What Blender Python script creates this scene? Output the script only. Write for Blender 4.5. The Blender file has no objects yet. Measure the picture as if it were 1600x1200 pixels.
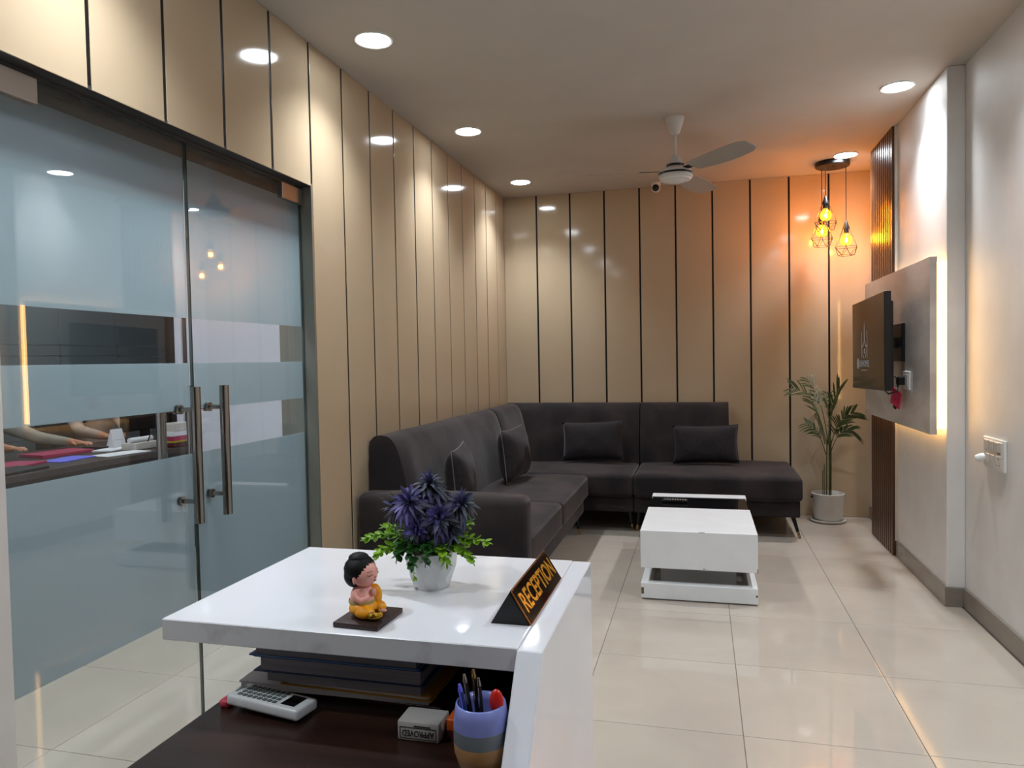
import bpy, bmesh, math, random
from mathutils import Vector, Matrix
random.seed(7)
sc = bpy.context.scene
C = sc.collection

# ------------------------------------------------------------------ camera
cam_d = bpy.data.cameras.new('camera'); cam = bpy.data.objects.new('camera', cam_d); C.objects.link(cam)
cam_d.sensor_width = 36.0; cam_d.sensor_fit = 'HORIZONTAL'; cam_d.lens = 25.578; cam_d.clip_start = 0.02
CAM_M = Matrix(((0.967796, 0.010178, 0.251529), (0.251013, 0.036588, -0.967292), (-0.019048, 0.999279, 0.032855)))
cam.matrix_world = Matrix.Translation((0, 0, 1.30)) @ CAM_M.to_4x4()
sc.camera = cam

# ------------------------------------------------------------------ world, exposure
wd = bpy.data.worlds.new('world'); sc.world = wd; wd.use_nodes = True
wd.node_tree.nodes['Background'].inputs['Color'].default_value = (0.60, 0.72, 0.90, 1)
wd.node_tree.nodes['Background'].inputs['Strength'].default_value = 0.15
vs = sc.view_settings
vs.view_transform = 'Standard'; vs.look = 'None'; vs.gamma = 1.0; vs.use_curve_mapping = False
vs.exposure = 0.43
DOWNLIGHT = 32.0            # radiance of every round ceiling light's diffuser
DOWN_SPOT = 88.0            # watts of its downward beam
DOWN_COL = (0.86, 0.935, 1.0)
OFFICE_LIGHT = 18.0
OFFICE_COL = (0.83, 0.94, 0.98)
BULB = 700.0
LED = 14.0

# ------------------------------------------------------------------ helpers
def lin(h):
    h = h.lstrip('#'); v = [int(h[i:i+2], 16)/255 for i in (0, 2, 4)]
    return tuple(c/12.92 if c <= .04045 else ((c+.055)/1.055)**2.4 for c in v)

WM = {}
def bmn(): return bmesh.new()

def thing(name, label, cat, loc=(0, 0, 0), rotz=0.0, group=None, kind=None):
    o = bpy.data.objects.new(name, None); C.objects.link(o)
    o.empty_display_size = .05
    o.location = loc; o.rotation_euler = (0, 0, rotz)
    WM[o] = Matrix.Translation(loc) @ Matrix.Rotation(rotz, 4, 'Z')
    tag(o, label, cat, group, kind)
    return o

def tag(o, label=None, cat=None, group=None, kind=None):
    if label: o['label'] = label
    if cat: o['category'] = cat
    if group: o['group'] = group
    if kind: o['kind'] = kind
    return o

def finish(name, me, mats, parent, local, smooth):
    if not isinstance(mats, (list, tuple)): mats = [mats]
    for m in mats: me.materials.append(m)
    if smooth is True:
        for p in me.polygons: p.use_smooth = True
    elif smooth:
        for p in me.polygons: p.use_smooth = True
        me.set_sharp_from_angle(angle=math.radians(smooth))
    o = bpy.data.objects.new(name, me); C.objects.link(o)
    if parent is not None:
        if not local: me.transform(WM[parent].inverted())
        o.parent = parent; WM[o] = WM[parent].copy()
    else:
        xs = [v.co for v in me.vertices]
        lo = Vector([min(v[i] for v in xs) for i in range(3)]); hi = Vector([max(v[i] for v in xs) for i in range(3)])
        og = Vector(((lo.x+hi.x)/2, (lo.y+hi.y)/2, lo.z))
        me.transform(Matrix.Translation(-og)); o.location = og
        WM[o] = Matrix.Translation(og)
    return o

def obj(name, bm, mats, parent=None, local=False, smooth=None):
    bmesh.ops.recalc_face_normals(bm, faces=bm.faces[:])
    me = bpy.data.meshes.new(name); bm.to_mesh(me); bm.free()
    return finish(name, me, mats, parent, local, smooth)

def struct(name, bm, mats, parent=None, smooth=None, label=None):
    o = obj(name, bm, mats, parent, smooth=smooth)
    if parent is None: o['kind'] = 'structure'
    if label: o['label'] = label
    return o

def box(bm, x0, x1, y0, y1, z0, z1, bevel=0.0, seg=1, mi=0, M=None):
    r = bmesh.ops.create_cube(bm, size=1.0)
    vs_ = r['verts']
    for v in vs_:
        v.co = Vector((x0 if v.co.x < 0 else x1, y0 if v.co.y < 0 else y1, z0 if v.co.z < 0 else z1))
    es = list({e for v in vs_ for e in v.link_edges})
    fs = list({f for v in vs_ for f in v.link_faces})
    if bevel > 0:
        rr = bmesh.ops.bevel(bm, geom=es, offset=bevel, segments=seg, affect='EDGES', profile=.5)
        fs = list(set(rr['faces']) | {f for v in rr['verts'] for f in v.link_faces})
        vs_ = list({v for f in fs for v in f.verts})
    for f in fs: f.material_index = mi
    if M is not None:
        for v in vs_: v.co = M @ v.co
    return vs_

def boxo(name, dims, mats, parent=None, bevel=0.0, seg=1, M=None, smooth=None, local=False):
    bm = bmn(); box(bm, *dims, bevel=bevel, seg=seg, M=M)
    return obj(name, bm, mats, parent, local=local, smooth=smooth)

def prism(bm, pts, axis, a0, a1, mi=0):
    """extrude a closed 2-D outline along one axis ('x': pts are (y,z), 'y': (x,z), 'z': (x,y))"""
    def P(p, a):
        return {'x': (a, p[0], p[1]), 'y': (p[0], a, p[1]), 'z': (p[0], p[1], a)}[axis]
    A = [bm.verts.new(P(p, a0)) for p in pts]; B = [bm.verts.new(P(p, a1)) for p in pts]
    n = len(pts); fs = [bm.faces.new(A), bm.faces.new(B[::-1])]
    for i in range(n): fs.append(bm.faces.new((A[i], A[(i+1) % n], B[(i+1) % n], B[i])))
    for f in fs: f.material_index = mi
    return A+B

def lathe(bm, prof, cx=0, cy=0, n=24, M=None, mi=0, cap=True, twist=None):
    rings = []
    for k, (r, z) in enumerate(prof):
        off = twist(k) if twist else 0
        rings.append([bm.verts.new((cx+r*math.cos(2*math.pi*(i+off)/n), cy+r*math.sin(2*math.pi*(i+off)/n), z)) for i in range(n)])
    fs = []
    for a, b in zip(rings, rings[1:]):
        for i in range(n):
            fs.append(bm.faces.new((a[i], a[(i+1) % n], b[(i+1) % n], b[i])))
    if cap:
        fs.append(bm.faces.new(rings[0][::-1])); fs.append(bm.faces.new(rings[-1]))
    for f in fs: f.material_index = mi
    vs_ = [v for r in rings for v in r]
    if M is not None:
        for v in vs_: v.co = M @ v.co
    return vs_

def tube(bm, pts, rad, n=8, cap=True, closed=False, mi=0):
    pts = [Vector(p) for p in pts]
    m = len(pts); rr = rad if isinstance(rad, (list, tuple)) else [rad]*m
    rings = []; up0 = None
    for i, p in enumerate(pts):
        if closed: t = (pts[(i+1) % m]-pts[i-1]).normalized()
        else: t = (pts[min(i+1, m-1)]-pts[max(i-1, 0)]).normalized()
        if up0 is None:
            up0 = Vector((0, 0, 1)) if abs(t.z) < .9 else Vector((1, 0, 0))
        u = (up0 - t*up0.dot(t))
        if u.length < 1e-6: u = t.orthogonal()
        u.normalize(); w = t.cross(u); up0 = u
        rings.append([bm.verts.new(p + (u*math.cos(2*math.pi*k/n) + w*math.sin(2*math.pi*k/n))*rr[i]) for k in range(n)])
    prs = list(zip(rings, rings[1:])) + ([(rings[-1], rings[0])] if closed else [])
    fs = []
    for a, b in prs:
        for k in range(n): fs.append(bm.faces.new((a[k], a[(k+1) % n], b[(k+1) % n], b[k])))
    if cap and not closed:
        fs.append(bm.faces.new(rings[0][::-1])); fs.append(bm.faces.new(rings[-1]))
    for f in fs: f.material_index = mi

def ell(bm, c, r, n=16, m=10, M=None, mi=0, fn=None):
    """ellipsoid; fn(unit vector) may return a radius factor"""
    vs_ = []; rings = []
    def mk(d):
        k = fn(d) if fn else 1.0
        v = Vector((c[0]+r[0]*d.x*k, c[1]+r[1]*d.y*k, c[2]+r[2]*d.z*k))
        if M is not None: v = M @ v
        return bm.verts.new(v)
    for j in range(1, m):
        th = math.pi*j/m
        rings.append([mk(Vector((math.sin(th)*math.cos(2*math.pi*i/n), math.sin(th)*math.sin(2*math.pi*i/n), math.cos(th)))) for i in range(n)])
    t = mk(Vector((0, 0, 1))); b = mk(Vector((0, 0, -1)))
    fs = []
    for i in range(n):
        fs.append(bm.faces.new((t, rings[0][i], rings[0][(i+1) % n])))
        fs.append(bm.faces.new((b, rings[-1][(i+1) % n], rings[-1][i])))
    for a, bb in zip(rings, rings[1:]):
        for i in range(n): fs.append(bm.faces.new((a[i], bb[i], bb[(i+1) % n], a[(i+1) % n])))
    for f in fs: f.material_index = mi

def softbox(bm, x0, x1, y0, y1, z0, z1, r=.03, puff=0.0, wob=0.0, step=.09, seed=0):
    """upholstered block: rounded on all edges, crowned top, slightly uneven"""
    c = Vector(((x0+x1)/2, (y0+y1)/2, (z0+z1)/2)); h = Vector(((x1-x0)/2, (y1-y0)/2, (z1-z0)/2))
    r = min(r, h.x*.98, h.y*.98, h.z*.98)
    def axis(hh):
        n = max(1, int((2*hh-2*r)/step)); a = hh-r
        inner = [-a + 2*a*i/n for i in range(n+1)] if a > 1e-5 else [0.0]
        return [-hh, -a-.41*r] + inner + [a+.41*r, hh]
    ax = [axis(h[i]) for i in range(3)]
    cache = {}
    rs = random.Random(seed); ph = [rs.uniform(0, 6.28) for _ in range(6)]
    def mk(x, y, z):
        key = (round(x, 5), round(y, 5), round(z, 5))
        if key in cache: return cache[key]
        p = Vector((x, y, z)); q = Vector([max(-(h[i]-r), min(h[i]-r, p[i])) for i in range(3)])
        d = p-q
        pos = q + (d.normalized()*r if d.length > 1e-9 else d)
        if puff and pos.z > 0: pos.z += puff*(1-(pos.x/h.x)**2)*(1-(pos.y/h.y)**2)*pos.z/h.z
        if wob:
            nrm = d.normalized() if d.length > 1e-9 else Vector((0, 0, 1))
            g = c+pos
            pos += nrm*wob*(math.sin(g.x*9+ph[0])*math.sin(g.y*8+ph[1]) + .6*math.sin(g.y*17+ph[2]+g.z*9)*math.sin(g.x*15+ph[3]+g.z*6))
        v = bm.verts.new(c+pos); cache[key] = v
        return v
    for a in range(3):
        b, d = (a+1) % 3, (a+2) % 3
        for s in (-1, 1):
            for i in range(len(ax[b])-1):
                for j in range(len(ax[d])-1):
                    q = []
                    for (u, w) in ((i, j), (i+1, j), (i+1, j+1), (i, j+1)):
                        co = [0, 0, 0]; co[a] = s*h[a]; co[b] = ax[b][u]; co[d] = ax[d][w]
                        q.append(mk(*co))
                    if len(set(q)) < 3: continue
                    try: bm.faces.new(q if s > 0 else q[::-1])
                    except ValueError: pass

def text_mesh(body, size, extrude=.0006, align='CENTER', bold=0.0):
    cu = bpy.data.curves.new('txt', 'FONT'); cu.body = body; cu.size = size; cu.extrude = extrude; cu.offset = bold
    cu.align_x = align; cu.align_y = 'CENTER'; cu.resolution_u = 3
    o = bpy.data.objects.new('txt', cu); C.objects.link(o)
    dg = bpy.context.evaluated_depsgraph_get()
    me = bpy.data.meshes.new_from_object(o.evaluated_get(dg))
    bpy.data.objects.remove(o); bpy.data.curves.remove(cu)
    me.materials.clear()
    return me

def frame(origin, xd, yd):
    xd = Vector(xd).normalized(); yd = Vector(yd); yd = (yd - xd*yd.dot(xd)).normalized(); zd = xd.cross(yd)
    M = Matrix((xd, yd, zd)).transposed().to_4x4(); M.translation = Vector(origin); return M

# ------------------------------------------------------------------ materials
def nodes(name):
    m = bpy.data.materials.new(name); m.use_nodes = True
    nt = m.node_tree; nt.nodes.clear()
    out = nt.nodes.new('ShaderNodeOutputMaterial')
    return m, nt, out

def pm(name, col, rough=.5, metal=0.0, spec=.5, coat=0.0, coat_rough=.03, col2=None, nscale=8.0, nlo=.35, nhi=.65, bump=0.0, bscale=40.0,
       sheen=0.0, emit=None, estr=0.0, stretch=None, coords='Object', rough2=None, world=False, trans=0.0):
    m, nt, out = nodes(name)
    b = nt.nodes.new('ShaderNodeBsdfPrincipled')
    if isinstance(col, str): col = lin(col)
    b.inputs['Base Color'].default_value = (*col, 1)
    b.inputs['Roughness'].default_value = rough; b.inputs['Metallic'].default_value = metal
    b.inputs['Specular IOR Level'].default_value = spec
    b.inputs['Coat Weight'].default_value = coat; b.inputs['Coat Roughness'].default_value = coat_rough
    if sheen:
        b.inputs['Sheen Weight'].default_value = sheen; b.inputs['Sheen Roughness'].default_value = .4
        b.inputs['Sheen Tint'].default_value = (*[min(1, c*3+.25) for c in col], 1)
    if emit is not None:
        b.inputs['Emission Color'].default_value = (*emit, 1); b.inputs['Emission Strength'].default_value = estr
    nt.links.new(b.outputs[0], out.inputs[0])
    vec = None
    def getvec():
        nonlocal vec
        if vec is None:
            if world:
                g = nt.nodes.new('ShaderNodeNewGeometry'); src = g.outputs['Position']
            else:
                tc = nt.nodes.new('ShaderNodeTexCoord'); src = tc.outputs[coords]
            if stretch:
                mp = nt.nodes.new('ShaderNodeMapping'); mp.inputs['Scale'].default_value = stretch
                nt.links.new(src, mp.inputs[0]); src = mp.outputs[0]
            vec = src
        return vec
    if col2 is not None:
        if isinstance(col2, str): col2 = lin(col2)
        n = nt.nodes.new('ShaderNodeTexNoise'); n.inputs['Scale'].default_value = nscale; n.inputs['Detail'].default_value = 5
        nt.links.new(getvec(), n.inputs['Vector'])
        r = nt.nodes.new('ShaderNodeValToRGB')
        r.color_ramp.elements[0].position = nlo; r.color_ramp.elements[0].color = (*col, 1)
        r.color_ramp.elements[1].position = nhi; r.color_ramp.elements[1].color = (*col2, 1)
        nt.links.new(n.outputs['Fac'], r.inputs[0]); nt.links.new(r.outputs[0], b.inputs['Base Color'])
        if rough2 is not None:
            mr = nt.nodes.new('ShaderNodeMapRange'); mr.inputs['To Min'].default_value = rough; mr.inputs['To Max'].default_value = rough2
            mr.inputs['From Min'].default_value = nlo; mr.inputs['From Max'].default_value = nhi
            nt.links.new(n.outputs['Fac'], mr.inputs[0]); nt.links.new(mr.outputs[0], b.inputs['Roughness'])
    if bump:
        n2 = nt.nodes.new('ShaderNodeTexNoise'); n2.inputs['Scale'].default_value = bscale; n2.inputs['Detail'].default_value = 3
        nt.links.new(getvec(), n2.inputs['Vector'])
        bp = nt.nodes.new('ShaderNodeBump'); bp.inputs['Strength'].default_value = bump; bp.inputs['Distance'].default_value = .01
        nt.links.new(n2.outputs['Fac'], bp.inputs['Height']); nt.links.new(bp.outputs[0], b.inputs['Normal'])
        if coat: nt.links.new(bp.outputs[0], b.inputs['Coat Normal'])
    return m

def emat(name, col, strength):
    m, nt, out = nodes(name)
    e = nt.nodes.new('ShaderNodeEmission'); e.inputs[0].default_value = (*col, 1); e.inputs[1].default_value = strength
    nt.links.new(e.outputs[0], out.inputs[0]); return m

def glassmat(name, tint=(.985, .992, .992), ior=1.5, rough=0.0, refl=(1, 1, 1), emit=None, estr=0):
    """thin clear pane: straight-through transmission with a Fresnel mirror reflection"""
    m, nt, out = nodes(name)
    t = nt.nodes.new('ShaderNodeBsdfTransparent'); t.inputs[0].default_value = (*tint, 1)
    g = nt.nodes.new('ShaderNodeBsdfGlossy'); g.inputs['Roughness'].default_value = rough; g.inputs['Color'].default_value = (*refl, 1)
    f = nt.nodes.new('ShaderNodeFresnel')
    ge = nt.nodes.new('ShaderNodeNewGeometry'); mr = nt.nodes.new('ShaderNodeMapRange')
    mr.inputs['To Min'].default_value = ior; mr.inputs['To Max'].default_value = 1/ior
    nt.links.new(ge.outputs['Backfacing'], mr.inputs[0]); nt.links.new(mr.outputs[0], f.inputs[0])
    mx = nt.nodes.new('ShaderNodeMixShader')
    nt.links.new(f.outputs[0], mx.inputs[0]); nt.links.new(t.outputs[0], mx.inputs[1]); nt.links.new(g.outputs[0], mx.inputs[2])
    last = mx
    if emit is not None:
        e = nt.nodes.new('ShaderNodeEmission'); e.inputs[0].default_value = (*emit, 1); e.inputs[1].default_value = estr
        ad = nt.nodes.new('ShaderNodeAddShader'); nt.links.new(mx.outputs[0], ad.inputs[0]); nt.links.new(e.outputs[0], ad.inputs[1]); last = ad
    nt.links.new(last.outputs[0], out.inputs[0]); return m

def filmmat(name, dif, tra, mix):
    m, nt, out = nodes(name)
    d = nt.nodes.new('ShaderNodeBsdfDiffuse'); d.inputs[0].default_value = (*dif, 1)
    t = nt.nodes.new('ShaderNodeBsdfTranslucent'); t.inputs[0].default_value = (*tra, 1)
    mx = nt.nodes.new('ShaderNodeMixShader'); mx.inputs[0].default_value = mix
    nt.links.new(d.outputs[0], mx.inputs[1]); nt.links.new(t.outputs[0], mx.inputs[2])
    nt.links.new(mx.outputs[0], out.inputs[0]); return m

def tilemat():
    """polished cream vitrified tile, faint cloudy veining"""
    m, nt, out = nodes('polished_cream_tile')
    b = nt.nodes.new('ShaderNodeBsdfPrincipled')
    g = nt.nodes.new('ShaderNodeNewGeometry')
    n = nt.nodes.new('ShaderNodeTexNoise'); n.inputs['Scale'].default_value = 2.2; n.inputs['Detail'].default_value = 6; n.inputs['Distortion'].default_value = 1.2
    nt.links.new(g.outputs['Position'], n.inputs['Vector'])
    r = nt.nodes.new('ShaderNodeValToRGB')
    r.color_ramp.elements[0].position = .3; r.color_ramp.elements[0].color = (*lin('#aea397'), 1)
    r.color_ramp.elements[1].position = .7; r.color_ramp.elements[1].color = (*lin('#b6ac9f'), 1)
    nt.links.new(n.outputs['Fac'], r.inputs[0])
    oi = nt.nodes.new('ShaderNodeObjectInfo')
    hs = nt.nodes.new('ShaderNodeHueSaturation')
    mr = nt.nodes.new('ShaderNodeMapRange'); mr.inputs['To Min'].default_value = .97; mr.inputs['To Max'].default_value = 1.03
    nt.links.new(oi.outputs['Random'], mr.inputs[0]); nt.links.new(mr.outputs[0], hs.inputs['Value'])
    nt.links.new(r.outputs[0], hs.inputs['Color']); nt.links.new(hs.outputs[0], b.inputs['Base Color'])
    b.inputs['Roughness'].default_value = .03; b.inputs['Specular IOR Level'].default_value = .65
    n2 = nt.nodes.new('ShaderNodeTexNoise'); n2.inputs['Scale'].default_value = 5
    nt.links.new(g.outputs['Position'], n2.inputs['Vector'])
    bp = nt.nodes.new('ShaderNodeBump'); bp.inputs['Strength'].default_value = .012; bp.inputs['Distance'].default_value = .02
    nt.links.new(n2.outputs['Fac'], bp.inputs['Height']); nt.links.new(bp.outputs[0], b.inputs['Normal'])
    nt.links.new(b.outputs[0], out.inputs[0]); return m

MT = {}
MT['tile'] = tilemat()
MT['grout'] = pm('dark_grout', '#6e675f', .8)
MT['ceil'] = pm('ceiling_paint', '#b6b0a8', .75, spec=.3, col2='#bab4ac', nscale=3)
MT['panel'] = pm('glossy_beige_panel', '#b09c81', .09, spec=.55, col2='#b3a086', nscale=1.5, bump=.02, bscale=3.0, world=True, stretch=(1, 1, .5))
MT['strip'] = pm('black_groove_strip', '#0c090a', .5, spec=.25)
MT['white_wall'] = pm('white_wall_paint', '#dcd9d6', .55, spec=.4, col2='#d5d2cf', nscale=5, bump=.03, bscale=30)
MT['rear_wall'] = pm('rear_wall_dark_tone', '#7a6e62', .35, col2='#70655a', nscale=3)  # unseen wall; its dark brown is invented to cut fill light
MT['wall_back'] = pm('wall_backing', '#3b3632', .7)
MT['skirt'] = pm('grey_skirting_tile', '#857c72', .25, col2='#7d746a', nscale=6)
MT['alu_dark'] = pm('dark_grey_aluminium', '#3c3d3d', .4, metal=.3)
MT['alu_grey'] = pm('grey_aluminium', '#7e7d74', .35, metal=.4)
MT['steel'] = pm('polished_steel', '#a09a94', .14, metal=1.0)
MT['brushed'] = pm('brushed_steel', '#b7b1ac', .3, metal=1.0)
MT['glass'] = glassmat('clear_glass')
MT['glass_edge'] = pm('glass_cut_edge', '#39443f', .2, spec=.6)
MT['film'] = filmmat('frosted_film', lin("#747c80"), lin("#d6e0e4"), .74)
MT['desk_white'] = pm('white_gloss_laminate', '#dfe0e8', .07, spec=.5, col2='#dcdce0', nscale=4, bump=.012, bscale=6)
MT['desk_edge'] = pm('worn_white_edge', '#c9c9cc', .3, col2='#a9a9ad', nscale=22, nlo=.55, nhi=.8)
MT['table_white'] = pm('white_laminate', '#e6e7e8', .22, col2='#e2e3e4', nscale=9)
MT['chip'] = pm('chipped_board_core', '#6b5847', .8)
MT['black_glass'] = pm('black_glass', '#040405', .03, spec=.6)
MT['wood'] = pm('dark_walnut', '#2c1811', .3, col2='#190d08', nscale=3.5, stretch=(1, 9, 1), coords='Object', bump=.02, bscale=30)
MT['slat'] = pm('brown_slat_wood', '#5e3f2a', .34, col2='#4a2f1e', nscale=6, stretch=(8, 8, .6))
MT['sofa'] = pm('charcoal_velvet', '#332b2a', .85, spec=.2, sheen=.40, col2='#211d1f', nscale=4, nlo=.38, nhi=.62, bump=.10, bscale=14)  # two-tone noise paints the velvet's patchy highlights into the colour
MT['pillow'] = pm('charcoal_weave', '#2d292b', .9, spec=.2, sheen=.28, col2='#242123', nscale=60, bump=.25, bscale=300)
MT['piping'] = pm('pale_zip_piping', '#6e6660', .6)
MT['black_metal'] = pm('black_metal', '#0c0b0b', .4, metal=.2)
MT['gold'] = pm('brass_tip', '#b89a6a', .25, metal=1.0)
MT['tv_black'] = pm('tv_black_plastic', '#0b0a0a', .25)
MT['screen'] = pm('tv_screen_off', '#0a0908', .12, spec=.5)
MT['logo'] = pm('dim_logo', '#3a3835', .4, emit=(.55, .55, .55), estr=.14)
MT['tv_panel'] = pm('glossy_grey_white_board', '#c3bcb6', .09, col2='#b4aca6', nscale=2.4, nlo=.45, nhi=.6, stretch=(1, 1, 2.5), bump=.01, bscale=5)
MT['plastic_white'] = pm('white_plastic', '#dedcd8', .3)
MT['plastic_cream'] = pm('cream_plastic', '#cfc8bd', .35)
MT['plastic_grey'] = pm('pale_grey_switch', '#bdb6ae', .3)
MT['plastic_black'] = pm('black_plastic', '#0a0a0a', .35)
MT['pink'] = pm('crimson_tag', '#a8183c', .5, col2='#c2395c', nscale=30)
MT['led'] = emat('warm_led_diffuser', (1.0, .55, .17), LED)
MT['down'] = emat('downlight_diffuser', DOWN_COL, DOWNLIGHT)
MT['office_light'] = emat('office_light_panel', OFFICE_COL, OFFICE_LIGHT)
MT['fil'] = emat('glowing_filament', (1.0, .36, .02), BULB)
MT['amber'] = glassmat('amber_bulb_glass', (1.0, .80, .42), 1.45, .02, emit=(1.0, .42, .02), estr=.9)
MT['fan_white'] = pm('fan_white_enamel', '#c9c4bf', .3)
MT['fan_blade'] = pm('fan_blade_enamel', '#a19a92', .4)
MT['fan_trim'] = pm('fan_dark_trim', '#221a17', .3, metal=.4)
MT['pot_white'] = pm('white_ceramic', '#d9d6d0', .35, col2='#cfcbc3', nscale=8)
MT['pot_gloss'] = pm('white_glazed_ceramic', '#dadcdc', .15)
MT['soil'] = pm('potting_soil', '#1d1510', .95, bump=.6, bscale=80)
MT['palm'] = pm('palm_leaf', '#46562a', .45, col2='#2f3d1c', nscale=12)
MT['palm_stem'] = pm('palm_stem', '#4f5a2c', .5, col2='#3d3f22', nscale=20)
MT['lime'] = pm('lime_leaf', '#93c02a', .45, col2='#6b9a20', nscale=25)
MT['green'] = pm('mid_green_leaf', '#2f6a22', .45, col2='#1e4a1a', nscale=25)
MT['purple'] = pm('purple_petal', '#5c4f9a', .55, col2='#39424a', nscale=22, nlo=.4, nhi=.62)
MT['purple2'] = pm('dusk_petal', '#39414a', .55, col2='#4b4280', nscale=22, nlo=.42, nhi=.66)
MT['skin_fig'] = pm('figurine_skin', '#e8a597', .45)
MT['hair_fig'] = pm('figurine_hair', '#080809', .6, spec=.25)
MT['robe'] = pm('saffron_robe', '#f0a206', .45, col2='#e08e04', nscale=60)
MT['sash'] = pm('khaki_sash', '#a89a5c', .5)
MT['lip'] = pm('figurine_lip', '#9a3a44', .5)
MT['brow'] = pm('figurine_brow', '#7d4a44', .5)
MT['bowl_gold'] = pm('gold_paint', '#a8842a', .25, metal=.9)
MT['plinth'] = pm('dark_brown_plinth', '#36201d', .5, col2='#2a1715', nscale=40)
MT['sign_black'] = pm('matt_black_board', '#050507', .5)
MT['sign_face'] = pm('dark_bronze_mirror', '#3a2a20', .06, metal=.85)
MT['sign_gold'] = pm('gold_letter', '#d8a02a', .22, metal=.75)
MT['sign_rim'] = pm('copper_rim', '#8a5a34', .25, metal=.8)
MT['page'] = pm('book_pages', '#8d8a90', .8, col2='#7b7880', nscale=3, stretch=(1, 1, 160))
MT['paper'] = pm('white_paper', '#d5d3d6', .7)
MT['navy'] = pm('navy_cover', '#1b2f63', .4)
MT['blue'] = pm('blue_cover', '#4f74a8', .45)
MT['steelblue'] = pm('grey_blue_cover', '#566a82', .45)
MT['yellow'] = pm('yellow_cover', '#a59a1c', .5)
MT['ochre'] = pm('ochre_folder', '#b8862a', .55)
MT['maroon'] = pm('maroon_folder', '#4a0f18', .5)
MT['remote'] = pm('remote_white', '#c4c6c8', .35)
MT['key'] = pm('remote_key', '#4f5a58', .5)
MT['lcd'] = pm('remote_lcd', '#030304', .1)
MT['red'] = pm('red_plastic', '#c01a10', .35)
MT['rose'] = pm('rose_plastic', '#b8384c', .35)
MT['orange'] = pm('orange_card', '#c2500e', .5)
MT['card'] = pm('box_card', '#a29e9a', .5)
MT['ink'] = pm('black_ink', '#080808', .6)
MT['cup_blue'] = pm('blue_glaze', '#7d86c4', .22, col2='#6d76b4', nscale=12)
MT['cup_grey'] = pm('grey_glaze', '#6a7076', .25)
MT['cup_sand'] = pm('sand_glaze', '#b88a5c', .35, col2='#a67c50', nscale=30)
MT['cab'] = pm('dark_grey_cabinet', '#5a6062', .35, col2='#555b5d', nscale=3)
MT['cab_wood'] = pm('dark_wenge', '#2a201b', .4)
MT['cabedge'] = pm('cabinet_edge_metal', '#9aa0a0', .3, metal=.8)
MT['office_wall'] = pm('office_wall_paint', '#d2d2dc', .6)
MT['office_floor'] = MT['tile']
MT['odesk'] = pm('office_desk_wood', '#3b3029', .35, col2='#2e2520', nscale=4, stretch=(1, 8, 1))
MT['shirt'] = pm('grey_shirt', '#8a8478', .85, col2='#7a756a', nscale=14, bump=.2, bscale=20)
MT['shirt2'] = pm('dusty_mauve_shirt', '#9a8478', .85, col2='#8a7568', nscale=14, bump=.2, bscale=20)
MT['trouser'] = pm('dark_trousers', '#22242a', .85)
MT['skin'] = pm('skin', '#a86f50', .5)
MT['hair'] = pm('black_hair', '#0d0b0a', .5, bump=.3, bscale=60)
MT['violet_paper'] = pm('violet_paper', '#5f5fd0', .6)
MT['magenta'] = pm('magenta_folder', '#9a1f48', .5)
MT['chair_black'] = pm('black_mesh_fabric', '#121213', .8)
# ================================================================== THE SETTING
XL, XR, YB, ZC = -1.671, 1.29, 6.257, 2.726
YF = -3.0                                   # wall behind the camera
OX, OYB, OYF, OZ = -5.45, 6.42, 0.60, 2.60  # the office beyond the glass doors

# floor: grout bed with every tile its own piece
floor = struct('floor', (lambda b: (box(b, OX-.1, XR+.15, YF-.1, OYB+.1, -.08, -.003), b)[1])(bmn()), MT['grout'])
TX, TY = .572, .5985
cols = [.128+TX*i for i in range(-10, 4)]; rows = [3.161+TY*i for i in range(-11, 7)]
full_me = None
for xa in cols:
    for ya in rows:
        x0, x1 = max(xa, OX), min(xa+TX, XR); y0, y1 = max(ya, YF), min(ya+TY, OYB)
        if x1-x0 < .02 or y1-y0 < .02: continue
        if x1 < XL-.2 and y1 < OYF: continue
        if x0 > XL and y0 > YB: continue
        g = .0012
        if x1-x0 > TX-1e-4 and y1-y0 > TY-1e-4:
            if full_me is None:
                bm = bmn(); box(bm, g, TX-g, g, TY-g, -.010, 0, bevel=.0008)
                full_me = bpy.data.meshes.new('tile'); bm.to_mesh(full_me); bm.free(); full_me.materials.append(MT['tile'])
            o = bpy.data.objects.new('tile', full_me); C.objects.link(o); o.parent = floor
            o.location = Vector((xa, ya, 0)) - WM[floor].translation
        else:
            boxo('tile', (x0+g, x1-g, y0+g, y1-g, -.010, 0), MT['tile'], floor, bevel=.0008)

struct('ceiling', (lambda b: (box(b, XL-.18, XR+.15, YF-.1, YB+.15, ZC, ZC+.08), b)[1])(bmn()), MT['ceil'])
struct('ceiling_office', (lambda b: (box(b, OX-.1, XL-.18, OYF-.1, OYB+.1, OZ, OZ+.08), b)[1])(bmn()), MT['office_wall'])

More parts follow.
